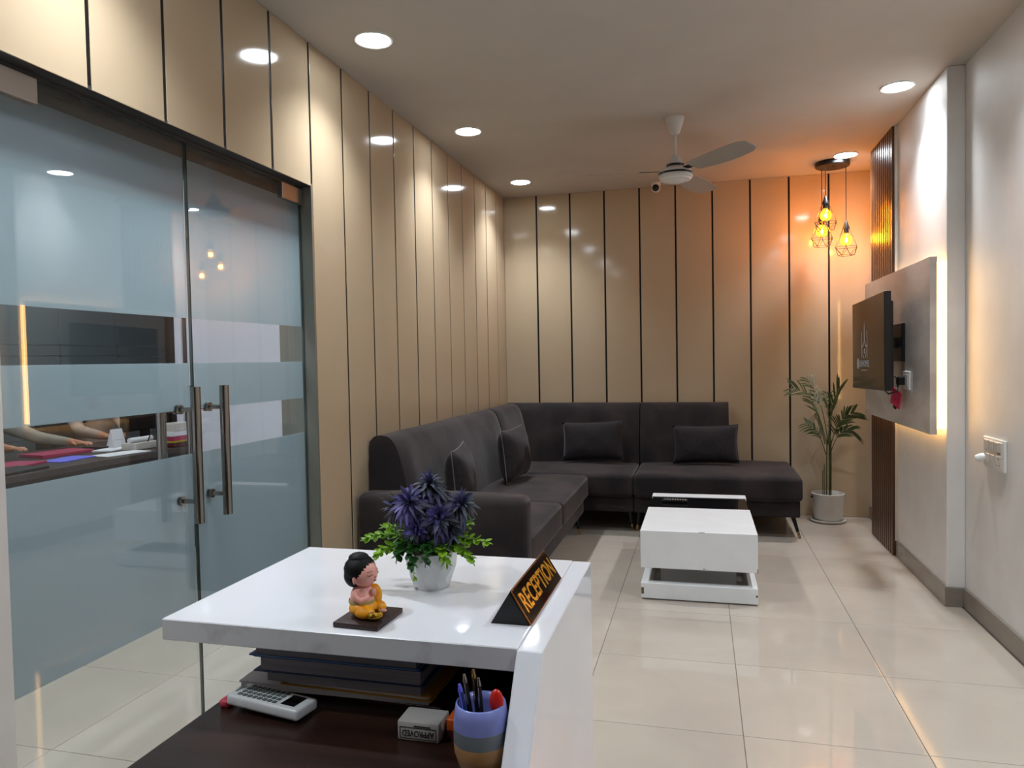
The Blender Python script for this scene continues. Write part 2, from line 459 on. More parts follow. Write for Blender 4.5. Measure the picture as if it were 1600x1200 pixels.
# left wall (with the doorway), clad in glossy panels
DY0, DY1, DZ = 1.42, 2.9535, 2.09
bm = bmn()
box(bm, XL-.18, XL-.012, DY1, OYB+.1, 0, ZC)
box(bm, XL-.18, XL-.012, DY0, DY1, DZ+.012, ZC)
box(bm, XL-.18, XL, YF-.1, DY0, 0, DZ+.012)
box(bm, XL-.18, XL-.012, YF-.1, DY0, DZ+.012, ZC)
wall_left = struct('wall_left', bm, MT['white_wall'])
PJ = .3045; G = .0075
def panel_l(y0, y1, z0):
    bm = bmn()
    ang = random.uniform(-.0035, .0035)
    M = Matrix.Translation((XL-.006, (y0+y1)/2, 0)) @ Matrix.Rotation(ang, 4, 'Z') @ Matrix.Translation((-(XL-.006), -(y0+y1)/2, 0))
    box(bm, XL-.0115, XL, y0, y1, z0, ZC-.001, bevel=.0012, seg=2, M=M)
    obj('wall_panel', bm, MT['panel'], wall_left)
jl = [2.946+PJ*k for k in range(-20, 12)]
for k, y in enumerate(jl):
    y0, y1 = y+G, min(y+PJ-G, YB-.014)
    if y1-y0 < .03 or y0 < YF: continue
    z0 = .002 if y > 2.9 else DZ+.001
    panel_l(y0, y1, z0)
for y in jl:
    if y < YF or y > YB-.05: continue
    z0 = .002 if y > 3.0 else DZ+.001
    boxo('groove_strip', (XL-.0119, XL-.0022, y-G+.0006, y+G-.0006, z0, ZC-.001), MT['strip'], wall_left)

# back wall
wall_back = struct('wall_back', (lambda b: (box(b, XL-.01, XR+.15, YB, YB+.15, 0, ZC), b)[1])(bmn()), MT['white_wall'])
PB = .2958
jb = [-1.376+PB*k for k in range(0, 9)]
for a, b_ in zip([XL-PB*0-.0065]+jb, jb+[XR+.006]):
    bm = bmn(); y = YB
    ang = random.uniform(-.003, .003); xm = (a+b_)/2
    M = Matrix.Translation((xm, y-.006, 0)) @ Matrix.Rotation(ang, 4, 'Z') @ Matrix.Translation((-xm, -(y-.006), 0))
    box(bm, a+G, b_-G, y-.012, y-.0005, .002, ZC-.001, bevel=.0012, seg=2, M=M)
    obj('wall_panel', bm, MT['panel'], wall_back)
for x in jb:
    boxo('groove_strip', (x-G+.0006, x+G-.0006, y-.0100, y-.0002, .002, ZC-.001), MT['strip'], wall_back)

# right wall with the projecting pier, wall behind the camera
struct('wall_right', (lambda b: (box(b, XR, XR+.15, YF-.1, YB+.15, 0, ZC), b)[1])(bmn()), MT['white_wall'])
PX, PY0, PY1 = 1.205, 4.12, 5.70
struct('wall_right_pier', (lambda b: (box(b, PX, XR, PY0, PY1, 0, ZC, bevel=.004, seg=2), b)[1])(bmn()), MT['white_wall'])
struct('wall_front', (lambda b: (box(b, XL-.18, XR+.15, YF-.2, YF, 0, ZC), b)[1])(bmn()), MT['rear_wall'])
bm = bmn()
box(bm, XR-.012, XR, YF, PY0-.012, 0, .10, bevel=.0015)
box(bm, PX-.012, XR, PY0-.012, PY0, 0, .10, bevel=.0015)
box(bm, PX-.012, PX, PY0, 5.075, 0, .10, bevel=.0015)
box(bm, XR-.012, XR, 5.70, YB-.012, 0, .10, bevel=.0015)
struct('baseboard_right', bm, MT['skirt'])

# office shell
struct('wall_office_far', (lambda b: (box(b, OX-.1, OX, OYF-.1, OYB+.1, 0, OZ), b)[1])(bmn()), MT['office_wall'])
struct('wall_office_back', (lambda b: (box(b, OX, XL-.18, OYB, OYB+.1, 0, OZ), b)[1])(bmn()), MT['office_wall'])
struct('wall_office_side', (lambda b: (box(b, OX, XL-.18, OYF-.1, OYF, 0, OZ), b)[1])(bmn()), MT['office_wall'])

struct('wall_office_return', (lambda b: (box(b, -3.445, XL-.18, 4.32, 4.44, 0, OZ), box(b, -3.545, -3.492, 4.32, 4.44, 0, OZ), b)[2])(bmn()), MT['office_wall'])
struct('trim_3', (lambda b: (box(b, -3.4915, -3.4455, 4.335, 4.43, 0, OZ), b)[1])(bmn()), MT['cab_wood'])

# door lining
bm = bmn()
box(bm, XL-.18, XL-.001, DY0, DY1-.0135, DZ, DZ+.0115)
box(bm, XL-.11, XL-.05, DY0+.001, DY1-.0135, DZ-.012, DZ)
box(bm, XL-.18, XL-.125, DY0, DY1-.0135, DZ-.10, DZ)
struct('trim_1', bm, MT['alu_dark'])
bm = bmn()
box(bm, XL-.18, XL-.0015, DY1-.0135, DY1-.0003, .001, DZ+.0115)
struct('trim_2', bm, MT['alu_grey'])

# glass doors -------------------------------------------------------
GX = -1.73
BANDS = [(.44, .993), (1.148, 1.311), (1.468, 2.022)]
def glass_door(name, y0, y1, hinge, hy):
    d = thing(name, None, None, (GX, (y0+y1)/2, .008)); d['kind'] = 'structure'
    bm = bmn(); vs_ = box(bm, GX-.005, GX+.005, y0, y1, .008, DZ-.013)
    for f in bm.faces: f.material_index = 0 if abs(f.normal.x) > .5 else 1
    bm.normal_update()
    for f in bm.faces: f.material_index = 0 if abs(f.normal.x) > .5 else 1
    pane = obj('glass_pane', bm, [MT['glass'], MT['glass_edge']], d)
    fy0, fy1 = (y0+.004, y1-.004)
    for z0, z1 in BANDS:
        boxo('frosted_film', (GX-.0060, GX-.0052, fy0, fy1, z0, z1), MT['film'], pane)
    # pivot patches
    py0, py1 = (y0, y0+.165) if hinge < 0 else (y1-.165, y1)
    for z0, z1 in ((DZ-.082, DZ-.014), (.009, .075)):
        boxo('patch_fitting', (GX-.016, GX+.018, py0+.002, py1-.002, z0, z1), MT['brushed'], d, bevel=.0015)
    # pull handles, one bar each side of the pane
    for s in (1, -1):
        xb = GX+s*.071
        h = obj('pull_handle', (lambda b: (tube(b, [(xb, hy, .765), (xb, hy, 1.23)], .0165, n=20), b)[1])(bmn()), MT['steel'], d, smooth=40)
        for z in (.838, 1.152):
            bm = bmn(); tube(bm, [(GX+s*.006, hy, z), (xb, hy, z)], .0085, n=14)
            obj('standoff', bm, MT['steel'], h, smooth=40)
            bm = bmn(); tube(bm, [(GX+s*.0062, hy, z), (GX+s*.012, hy, z)], .016, n=18)
            obj('flange', bm, MT['steel'], h, smooth=40)
    return d
glass_door('door_1', 1.432, 2.187, -1, 2.115)
glass_door('door_2', 2.193, 2.936, 1, 2.268)

# ================================================================== LIGHTS OF THE PLACE
def downlight(x, y, label, group=None, z=ZC):
    t = thing('ceiling_downlight', label, 'downlight', (x, y, z), 0, group)
    bm = bmn(); lathe(bm, [(.0735, -.0001), (.086, -.0001), (.086, -.004), (.081, -.007), (.0735, -.004)], n=40, cap=False)
    bmesh.ops.remove_doubles(bm, verts=bm.verts[:], dist=1e-6)
    obj('trim_ring', bm, MT['plastic_white'], t, local=True, smooth=40)
    bm = bmn(); lathe(bm, [(.0005, -.0038), (.073, -.0038), (.073, -.0015), (.0005, -.0015)], n=40, cap=False)
    obj('diffuser', bm, MT['down'], t, local=True)
    ld = bpy.data.lights.new('beam', 'SPOT'); ld.energy = DOWN_SPOT; ld.color = DOWN_COL; ld.spot_size = math.radians(118); ld.spot_blend = 1.0; ld.shadow_soft_size = .06
    lo = bpy.data.objects.new('beam', ld); C.objects.link(lo); lo.parent = t; lo.location = (0, 0, -.012)
    return t
downlight(-1.385, 3.01, 'round white LED downlight above the glass doors, beside the panelled wall', 'ceiling downlights')
downlight(-1.385, 4.36, 'round white LED downlight over the sofa arm, beside the panelled wall', 'ceiling downlights')
downlight(-1.385, 5.72, 'round white LED downlight over the sofa corner', 'ceiling downlights')
downlight(1.035, 4.35, 'round white LED downlight above the television board', 'ceiling downlights')
downlight(1.02, 5.71, 'round white LED downlight just in front of the pendant cluster', 'ceiling downlights')
for y in (2.99, 1.63, .27):
    downlight(1.03, y, 'round white LED downlight along the bare white wall', 'ceiling downlights')
    if y < 2: downlight(-1.385, y, 'round white LED downlight on the reception side of the room', 'ceiling downlights')

def office_panel(x, y):
    t = thing('ceiling_panel_light', 'square flat LED panel light in the office ceiling', 'ceiling light', (x, y, OZ), 0, 'office panel lights')
    boxo('frame', (x-.31, x+.31, y-.31, y+.31, OZ-.012, OZ-.0002), MT['plastic_white'], t)
    boxo('diffuser', (x-.285, x+.285, y-.285, y+.285, OZ-.014, OZ-.0122), MT['office_light'], t)
for x, y in ((-2.20, 1.78), (-2.20, 2.72), (-4.3, 4.2)): office_panel(x, y)

# pendant cluster ---------------------------------------------------
pc = thing('pendant_cluster', 'black cluster pendant with three wire cages and glowing amber bulbs', 'pendant lamp', (.963, 5.90, ZC))
bm = bmn(); lathe(bm, [(.003, ZC-.0002), (.118, ZC-.0002), (.120, ZC-.004), (.120, ZC-.030), (.116, ZC-.034), (.003, ZC-.034)], .963, 5.90, n=40, cap=False)
cn = obj('ceiling_plate', bm, MT['black_metal'], pc, smooth=40)
bm = bmn(); ell(bm, (.963, 5.872, ZC-.036), (.006, .006, .004), 10, 6); obj('screw_cap', bm, MT['plastic_black'], cn, smooth=True)
def pendant(px, py, apex):
    bm = bmn(); tube(bm, [(px, py, ZC-.033), (px, py, apex-.002)], .0028, n=8)
    obj('cord', bm, MT['plastic_black'], pc, smooth=40)
    bm = bmn(); lathe(bm, [(.005, apex), (.009, apex-.008), (.026, apex-.055), (.026, apex-.060), (.019, apex-.060), (.019, apex-.092), (.004, apex-.092)], px, py, n=20)
    cap = obj('lamp_cap', bm, MT['black_metal'], pc, smooth=35)
    # wire cage
    zt, zw, zb = apex-.056, apex-.195, apex-.256
    r1, r2, r3 = .024, .084, .056; n = 6; w = .0017
    def P(r, z, i, off=0): return (px+r*math.cos(2*math.pi*(i+off)/n+.3), py+r*math.sin(2*math.pi*(i+off)/n+.3), z)
    bm = bmn()
    for i in range(n):
        tube(bm, [P(r1, zt, i), P(r2, zw, i)], w, n=5)
        tube(bm, [P(r2, zw, i), P(r2, zw, i+1)], w, n=5)
        tube(bm, [P(r3, zb, i, .5), P(r3, zb, i+1, .5)], w, n=5)
        tube(bm, [P(r2, zw, i), P(r3, zb, i, .5)], w, n=5)
        tube(bm, [P(r2, zw, i+1), P(r3, zb, i, .5)], w, n=5)
    obj('wire_cage', bm, MT['black_metal'], pc)
    zc = apex-.142
    bm = bmn(); lathe(bm, [(.013, apex-.093), (.017, apex-.100), (.034, zc+.022), (.042, zc), (.037, zc-.024), (.020, zc-.040), (.001, zc-.044)], px, py, n=24, cap=False)
    bl = obj('bulb_glass', bm, MT['amber'], pc, smooth=True)
    bm = bmn(); ell(bm, (px, py, zc-.002), (.009, .009, .019), 12, 8)
    obj('filament', bm, MT['fil'], bl, smooth=True)
pendant(.905, 5.835, 2.468)
pendant(1.056, 5.90, 2.288)
pendant(.898, 5.965, 2.372)
# ================================================================== RIGHT WALL
# slatted strip
sp = thing('slatted_panel', 'brown vertical slatted wood strip running floor to ceiling beside the television board', 'wall panel', (1.195, 5.385, 0))
boxo('backing', (1.196, 1.2045, 5.08, 5.69, .001, ZC-.001), MT['cab_wood'], sp)
sm = None; ns = 11; pitch = .61/ns
for i in range(ns):
    y = 5.08+pitch*(i+.5)
    if sm is None:
        s_ = boxo('slat', (1.178, 1.1958, y-.0185, y+.0185, .001, ZC-.001), MT['slat'], sp, bevel=.003, seg=1); sm = s_.data; y00 = y
    else:
        s_ = bpy.data.objects.new('slat', sm); C.objects.link(s_); s_.parent = sp; s_.location = (0, y-y00, 0)
boxo('edge_trim', (1.190, 1.2046, 5.068, 5.079, .101, ZC-.001), MT['plastic_cream'], sp)

# television board with warm back light
BY0, BY1, BZ0, BZ1, BX0, BX1 = 4.125, 5.63, .878, 1.785, 1.129, 1.163
tb = thing('television_board', 'glossy grey white wall board glowing warm along its edges', 'wall board', (BX1, (BY0+BY1)/2, BZ0))
boxo('board', (BX0, BX1, BY0, BY1, BZ0, BZ1), MT['tv_panel'], tb, bevel=.0015)
for (a, b_, c, d) in ((BY0+.25, 5.05, BZ0+.2, BZ0+.26), (BY0+.25, 5.05, BZ1-.26, BZ1-.2)): boxo('mounting_batten', (BX1, PX-.0005, a, b_, c, d), MT['cab_wood'], tb)
boxo('light_strip', (BX1+.004, PX-.003, BY0+.012, BY0+.024, BZ0+.03, BZ1-.03), MT['led'], tb)
boxo('light_strip', (BX1+.004, 1.176, BY1-.030, BY1-.018, BZ0+.03, BZ1-.03), MT['led'], tb)
boxo('light_strip', (BX1+.004, BX1+.010, BY0+.03, BY1-.04, BZ1-.035, BZ1-.025), MT['led'], tb)
boxo('light_strip', (BX1+.004, BX1+.010, BY0+.03, BY1-.04, BZ0+.025, BZ0+.035), MT['led'], tb)

# television on its arm
TXF, TY0, TY1, TZ0, TZ1 = .965, 4.33, 5.19, 1.085, 1.628
tv = thing('television', 'black flat television showing a dim logo, on a wall arm', 'television', (1.0, (TY0+TY1)/2, TZ0))
Mt = Matrix.Translation((1.0, 4.76, 1.36)) @ Matrix.Rotation(math.radians(-1.2), 4, 'X') @ Matrix.Translation((-1.0, -4.76, -1.36))
bm = bmn(); box(bm, TXF, 1.000, TY0, TY1, TZ0, TZ1, bevel=.004, seg=2, M=Mt)
box(bm, 1.000, 1.022, TY0+.05, TY1-.05, TZ0+.01, TZ1-.05, bevel=.006, seg=2, M=Mt)
cb = obj('casing', bm, MT['tv_black'], tv)
scr = boxo('screen', (TXF-.0006, TXF+.001, TY0+.008, TY1-.008, TZ0+.020, TZ1-.008), MT['screen'], tv, M=Mt)
boxo('bottom_bezel', (TXF-.0014, TXF+.001, TY0+.004, TY1-.004, TZ0+.002, TZ0+.018), pm('bezel_grey', '#2b2522', .3), tv, M=Mt)
bm = bmn()
for y in (TY0+.10, TY1-.12): tube(bm, [(TXF+.005, y, TZ0+.004), (TXF-.012, y+.03, TZ0+.05), (TXF-.013, y+.045, TZ0+.06)], .004, n=6)
# arm
bm = bmn(); box(bm, 1.022, 1.035, 4.60, 4.92, 1.22, 1.50, bevel=.003); box(bm, 1.035, 1.112, 4.71, 4.75, 1.33, 1.39); box(bm, 1.110, 1.1285, 4.58, 4.88, 1.25, 1.47, bevel=.003)
obj('wall_arm', bm, MT['black_metal'], tv)
# logo: tower, side bars, shield, word mark
def Ls(y, z): return Mt @ Vector((TXF-.0012, y, z))
def logo_poly(bm, pts):
    a = [bm.verts.new(Ls(*p)) for p in pts]; b_ = [bm.verts.new(Ls(*p)+Vector((.0005, 0, 0))) for p in pts]
    n = len(pts); bm.faces.new(a); bm.faces.new(b_[::-1])
    for i in range(n): bm.faces.new((a[i], a[(i+1) % n], b_[(i+1) % n], b_[i]))
bm = bmn(); cy = 4.83; cz = 1.36
logo_poly(bm, [(cy-.012, cz+.02), (cy+.012, cz+.02), (cy+.010, cz+.09), (cy+.001, cz+.135), (cy-.008, cz+.09)])
for s in (-1, 1):
    logo_poly(bm, [(cy+s*.070, cz-.09), (cy+s*.080, cz-.09), (cy+s*.080, cz+.075), (cy+s*.070, cz+.075)])
    logo_poly(bm, [(cy+s*.052, cz-.02), (cy+s*.070, cz-.02), (cy+s*.070, cz-.008), (cy+s*.052, cz-.008)])
    logo_poly(bm, [(cy+s*.05, cz-.02), (cy+s*.036, cz-.02), (cy, cz+.012), (cy, cz+.028)])
    logo_poly(bm, [(cy+s*.05, cz-.02), (cy+s*.040, cz-.06), (cy+s*.012, cz-.085), (cy+s*.022, cz-.088), (cy+s*.052, cz-.06)])
logo_poly(bm, [(cy-.012, cz-.03), (cy+.012, cz-.03), (cy+.012, cz-.06), (cy-.012, cz-.06)])
for k in range(7): logo_poly(bm, [(cy+.085-.022*k, cz-.158), (cy+.085-.022*k-.014, cz-.158), (cy+.085-.022*k-.014, cz-.164), (cy+.085-.022*k, cz-.164)])
ring = [(cy+.185+.032*math.cos(a*math.pi/6), cz-.118+.034*math.sin(a*math.pi/6)) for a in range(12)]
logo_poly(bm, ring)
obj('logo', bm, MT['logo'], scr)
# reading direction on a face turned to -x is towards -y
for word, yy in (('UR', cy+.105), ('HOMES', cy-.035)):
    me = text_mesh(word, .056)
    me.transform(frame(Ls(yy, cz-.122), (0, -1, 0), (0, 0, 1)))
    finish('logo_lettering', me, MT['logo'], scr, False, None)

# socket on the board, plug, adaptor and hanging tag
sk = thing('wall_socket', 'small white socket on the television board beside the television', 'socket', (BX0, 4.53, 1.10))
boxo('plate', (BX0-.010, BX0-.0005, 4.47, 4.60, 1.09, 1.195), MT['plastic_white'], sk, bevel=.003, seg=2)
boxo('rocker', (BX0-.014, BX0-.010, 4.49, 4.535, 1.11, 1.175), MT['plastic_grey'], sk, bevel=.001)
pg = thing('power_adaptor', 'black plug and cable hanging from the socket behind the television', 'plug', (1.09, 4.56, 1.06))
boxo('plug', (1.082, 1.1185, 4.545, 4.60, 1.115, 1.165), MT['plastic_black'], pg, bevel=.006, seg=2)
bm = bmn(); tube(bm, [(1.09, 4.57, 1.12), (1.07, 4.54, 1.08), (1.04, 4.58, 1.065), (1.03, 4.68, 1.10), (1.035, 4.74, 1.20)], .005, n=8)
tube(bm, [(1.095, 4.58, 1.15), (1.06, 4.62, 1.175), (1.035, 4.66, 1.21)], .004, n=8)
obj('cable', bm, MT['plastic_black'], pg, smooth=True)
tg = thing('hanging_tag', 'crimson luggage style tag dangling below the socket', 'tag', (1.085, 4.60, .985))
Mg = Matrix.Translation((1.085, 4.60, 1.045)) @ Matrix.Rotation(math.radians(28), 4, 'X') @ Matrix.Rotation(math.radians(20), 4, 'Z')
bm = bmn(); box(bm, -.003, .003, -.045, .045, -.06, .05, bevel=.002, M=Mg); obj('tag_card', bm, MT['pink'], tg)
bm = bmn(); box(bm, -.004, .004, -.012, .012, -.075, -.06, M=Mg); obj('clip', bm, MT['plastic_black'], tg)

# switch board on the bare wall
sw = thing('switch_board', 'white modular switch board with plug on the bare white wall', 'switch', (XR, 3.725, .76))
SY0, SY1, SZ0, SZ1 = 3.60, 3.845, .763, .905
boxo('plate', (XR-.013, XR-.0003, SY0, SY1, SZ0, SZ1), MT['plastic_white'], sw, bevel=.004, seg=2)
boxo('face_plate', (XR-.017, XR-.0125, SY0+.014, SY1-.014, SZ0+.010, SZ1-.010), MT['plastic_cream'], sw, bevel=.002)
for i in range(3):
    y = SY1-.035-i*.058
    boxo('rocker_switch', (XR-.021, XR-.0165, y-.048, y, .848, .892), MT['plastic_grey'], sw, bevel=.002)
boxo('indicator', (XR-.0195, XR-.0165, SY0+.030, SY0+.060, .842, .846), MT['plastic_black'], sw)
for i in range(2):
    y = SY1-.058-i*.05
    boxo('rocker_switch', (XR-.021, XR-.0165, y-.042, y, .775, .832), MT['plastic_grey'], sw, bevel=.002)
st = boxo('socket', (XR-.019, XR-.0165, SY0+.02, SY0+.078, .775, .832), MT['plastic_cream'], sw, bevel=.001)
for (dy, dz, r) in ((.049, .820, .004), (.034, .792, .0032), (.064, .792, .0032)):
    bm = bmn(); tube(bm, [(XR-.0196, SY0+dy, dz), (XR-.0188, SY0+dy, dz)], r, n=8); obj('socket_hole', bm, MT['plastic_black'], st)
bm = bmn(); tube(bm, [(XR-.017, 3.822, .805), (XR-.035, 3.822, .803), (XR-.052, 3.826, .800)], [.022, .020, .012], n=12); obj('plug', bm, MT['plastic_white'], sw, smooth=40)

# ================================================================== CEILING THINGS
FX, FY = -.135, 4.50
fan = thing('ceiling_fan', 'white three-blade ceiling fan with dark trim rings', 'ceiling fan', (FX, FY, ZC))
bm = bmn(); lathe(bm, [(.004, ZC-.0005), (.056, ZC-.0005), (.056, ZC-.008), (.040, ZC-.055), (.026, ZC-.092), (.016, ZC-.098), (.004, ZC-.098)], FX, FY, n=28, cap=False); obj('canopy', bm, MT['fan_white'], fan, smooth=40)
bm = bmn(); tube(bm, [(FX, FY, ZC-.095), (FX, FY, 2.50)], .0085, n=14); obj('down_rod', bm, MT['fan_white'], fan, smooth=40)
bm = bmn(); lathe(bm, [(.012, 2.508), (.024, 2.503), (.040, 2.462), (.050, 2.447), (.004, 2.447)], FX, FY, n=28); obj('lower_canopy', bm, MT['fan_white'], fan, smooth=40)
bm = bmn(); lathe(bm, [(.004, 2.4475), (.052, 2.4475), (.052, 2.441), (.048, 2.436), (.070, 2.425), (.096, 2.408), (.100, 2.400), (.100, 2.372), (.080, 2.352), (.004, 2.352)], FX, FY, n=36, cap=False); mo = obj('motor_housing', bm, MT['fan_white'], fan, smooth=40)
for z, r in ((2.443, .0535), (2.392, .1025)):
    bm = bmn(); lathe(bm, [(r-.004, z-.007), (r, z-.007), (r, z+.005), (r-.004, z+.005), (r-.004, z-.007)], FX, FY, n=36, cap=False); obj('trim_ring', bm, MT['fan_trim'], mo, smooth=40)
bm = bmn(); lathe(bm, [(.092, 2.366), (.088, 2.356), (.062, 2.347), (.056, 2.351), (.050, 2.347), (.030, 2.341), (.004, 2.340)], FX, FY, n=36); obj('bottom_cover', bm, MT['plastic_white'], mo, smooth=40)
for a in (-50, 70, 190):
    A = math.radians(a)
    Mb = Matrix.Translation((FX, FY, 2.405)) @ Matrix.Rotation(A, 4, 'Z') @ Matrix.Rotation(math.radians(-13), 4, 'X')
    bm = bmn()
    n = 10; up = []; lo = []
    for i in range(n+1):
        t = i/n; x = .15+t*.47
        wv = .046+.030*math.sin(t*math.pi*.75+.25)
        if i == n: wv *= .62
        yc = .008*math.sin(t*3)
        up.append((x, yc+wv, .010*(1-t)*0)); lo.append((x, yc-wv*.92, 0))
    V = []
    for dz in (.0015, -.0015):
        V.append([[bm.verts.new(Mb @ Vector((p[0], p[1], dz))) for p in up], [bm.verts.new(Mb @ Vector((p[0], p[1], dz))) for p in lo]])
    for k in range(2):
        u, l = V[k]
        for i in range(n): bm.faces.new((u[i], u[i+1], l[i+1], l[i]))
    for i in range(n):
        for q in (0, 1): bm.faces.new((V[0][q][i], V[0][q][i+1], V[1][q][i+1], V[1][q][i]))
    bm.faces.new((V[0][0][0], V[0][1][0], V[1][1][0], V[1][0][0])); bm.faces.new((V[0][0][n], V[0][1][n], V[1][1][n], V[1][0][n]))
    bl = obj('blade', bm, MT['fan_blade'], fan)
    bm = bmn(); box(bm, .085, .215, -.018, .018, .002, .006, bevel=.001, M=Mb); obj('blade_bracket', bm, MT['fan_trim'], bl)

cc = thing('security_camera', 'small white turret security camera on the ceiling by the panelled back wall', 'camera', (-.34, 6.10, ZC))
bm = bmn(); lathe(bm, [(.004, ZC-.0005), (.038, ZC-.0005), (.040, ZC-.012), (.036, ZC-.026), (.004, ZC-.026)], -.34, 6.10, n=28, cap=False); obj('base', bm, MT['plastic_white'], cc, smooth=40)
Mc = Matrix.Translation((-.34, 6.085, ZC-.048)) @ Matrix.Rotation(math.radians(100), 4, 'X')
bm = bmn(); ell(bm, (0, 0, 0), (.036, .036, .036), 24, 16, M=Mc); obj('eyeball', bm, MT['plastic_white'], cc, smooth=True)
bm = bmn(); lathe(bm, [(.026, .020), (.028, .032), (.022, .037), (.001, .038)], n=24, M=Mc); obj('lens_face', bm, MT['plastic_black'], cc, smooth=40)

# ================================================================== SOFA
def leg(parent, x, y, dx, dy):
    bm = bmn(); tube(bm, [(x, y, .158), (x+dx*.7, y+dy*.7, .048)], [.016, .0105], n=14); l = obj('leg', bm, MT['black_metal'], parent, smooth=40)
    bm = bmn(); tube(bm, [(x+dx*.7, y+dy*.7, .0485), (x+dx, y+dy, .001)], [.0108, .0085], n=14); obj('leg_tip', bm, MT['gold'], l, smooth=40)
def back_run(bm, prof, axis, a0, a1, n=14, wob=.004, seed=1, tufts=()):
    """upholstered back: profile (depth from wall, z) swept along the wall, closed at both ends"""
    rs = random.Random(seed); p1, p2 = rs.uniform(0, 6), rs.uniform(0, 6)
    rings = []
    for i in range(n+1):
        t = i/n; a = a0+(a1-a0)*t
        edge = min(t, 1-t); pin = 1 - .10*max(0, 1-edge*n/1.0)
        ring = []
        for k, (d, z) in enumerate(prof):
            dd = d
            if d > .03:
                dd = d*pin + wob*(math.sin(a*7+p1+z*5)+.6*math.sin(a*15+p2-z*8))
                for (ta, tz) in tufts:
                    r2 = ((a-ta)**2+(z-tz)**2)
                    dd -= .022*math.exp(-r2/.0016)
            ring.append(bm.verts.new((XL+.006+dd, a, z) if axis == 'y' else (a, YB-.018-dd, z)))
        rings.append(ring)
    m = len(prof)
    for r0, r1 in zip(rings, rings[1:]):
        for k in range(m): bm.faces.new((r0[k], r0[(k+1) % m], r1[(k+1) % m], r1[k]))
    bm.faces.new(rings[0][::-1]); bm.faces.new(rings[-1])
def smoothprof(pts, sub=3):
    out = []
    n = len(pts)
    for i in range(n-1):
        p0 = pts[max(i-1, 0)]; p1 = pts[i]; p2 = pts[i+1]; p3 = pts[min(i+2, n-1)]
        for s in range(sub):
            t = s/sub
            out.append(tuple(.5*((2*p1[k]) + (-p0[k]+p2[k])*t + (2*p0[k]-5*p1[k]+4*p2[k]-p3[k])*t*t + (-p0[k]+3*p1[k]-3*p2[k]+p3[k])*t**3) for k in (0, 1)))
    out.append(pts[-1]); return out
PROF = [(.004, .16), (.004, .60), (.004, .86)] + smoothprof([(.010, .895), (.045, .922), (.095, .925), (.145, .905), (.185, .83), (.225, .66), (.245, .45), (.25, .34)]) + [(.25, .16)]

# long run under the panelled left wall, with an arm
s1 = thing('sofa_section', 'charcoal velvet sofa run with one arm, along the panelled wall by the glass doors', 'sofa', (-1.25, 4.3, 0), 0, 'charcoal sectional sofa')
bm = bmn(); softbox(bm, XL+.01, -.855, 3.41, 5.352, .155, .275, r=.012, step=.2); obj('base', bm, MT['sofa'], s1, smooth=True)
for i, (a, b_) in enumerate(((3.425, 4.300), (4.305, 5.352))):
    bm = bmn(); softbox(bm, XL+.20, -.815, a, b_, .27, .437, r=.035, puff=.018, wob=.003, seed=i+3); obj('seat_cushion', bm, MT['sofa'], s1, smooth=True)
bm = bmn(); back_run(bm, PROF, 'y', 3.43, 5.352, 26, seed=2, tufts=[(3.9, .74), (4.35, .74), (4.8, .74), (5.2, .74)]); obj('backrest', bm, MT['sofa'], s1, smooth=50)
bm = bmn(); softbox(bm, XL+.008, -.795, 3.262, 3.42, .10, .655, r=.045, puff=.008, wob=.002, seed=9); obj('arm', bm, MT['sofa'], s1, smooth=True)
for x, y, dx, dy in ((-.90, 5.25, .02, .05), (-.90, 3.55, .02, -.03), (-1.55, 5.25, 0, .03), (-1.55, 3.55, 0, -.03)): leg(s1, x, y, dx, dy)

# corner unit
s2 = thing('sofa_section', 'charcoal velvet corner sofa unit where the two panelled walls meet', 'sofa', (-1.05, 5.8, 0), 0, 'charcoal sectional sofa')
bm = bmn(); softbox(bm, XL+.01, -.497, 5.402, YB-.03, .155, .275, r=.012, step=.2); obj('base', bm, MT['sofa'], s2, smooth=True)
bm = bmn(); softbox(bm, XL+.20, -.495, 5.365, YB-.22, .27, .440, r=.035, puff=.014, wob=.003, seed=5); obj('seat_cushion', bm, MT['sofa'], s2, smooth=True)
bm = bmn(); back_run(bm, PROF, 'x', XL+.03, -.497, 18, seed=4, tufts=[(-1.25, .74), (-.85, .74)]); obj('backrest', bm, MT['sofa'], s2, smooth=50)
bm = bmn(); back_run(bm, PROF, 'y', 5.358, 6.06, 10, seed=6); obj('side_backrest', bm, MT['sofa'], s2, smooth=50)
for x, y, dx, dy in ((-.53, 5.47, .018, .045), (-.53, 6.1, 0, .03), (-1.5, 6.1, 0, .03)): leg(s2, x, y, dx, dy)

# open-ended chaise
s3 = thing('sofa_section', 'charcoal velvet open-ended chaise sofa unit beside the potted palm', 'sofa', (.09, 5.8, 0), 0, 'charcoal sectional sofa')
bm = bmn(); softbox(bm, -.488, .665, 5.402, YB-.03, .155, .272, r=.012, step=.2); obj('base', bm, MT['sofa'], s3, smooth=True)
bm = bmn(); softbox(bm, -.490, .685, 5.365, YB-.025, .268, .442, r=.035, puff=.012, wob=.003, seed=8); obj('seat_cushion', bm, MT['sofa'], s3, smooth=True)
bm = bmn(); back_run(bm, PROF, 'x', -.489, .212, 14, seed=7); obj('backrest', bm, MT['sofa'], s3, smooth=50)
for x, y, dx, dy in ((.62, 5.47, .045, -.03), (-.46, 5.47, -.018, .025), (.62, 6.12, .03, .03), (-.46, 6.12, -.01, .03)): leg(s3, x, y, dx, dy)

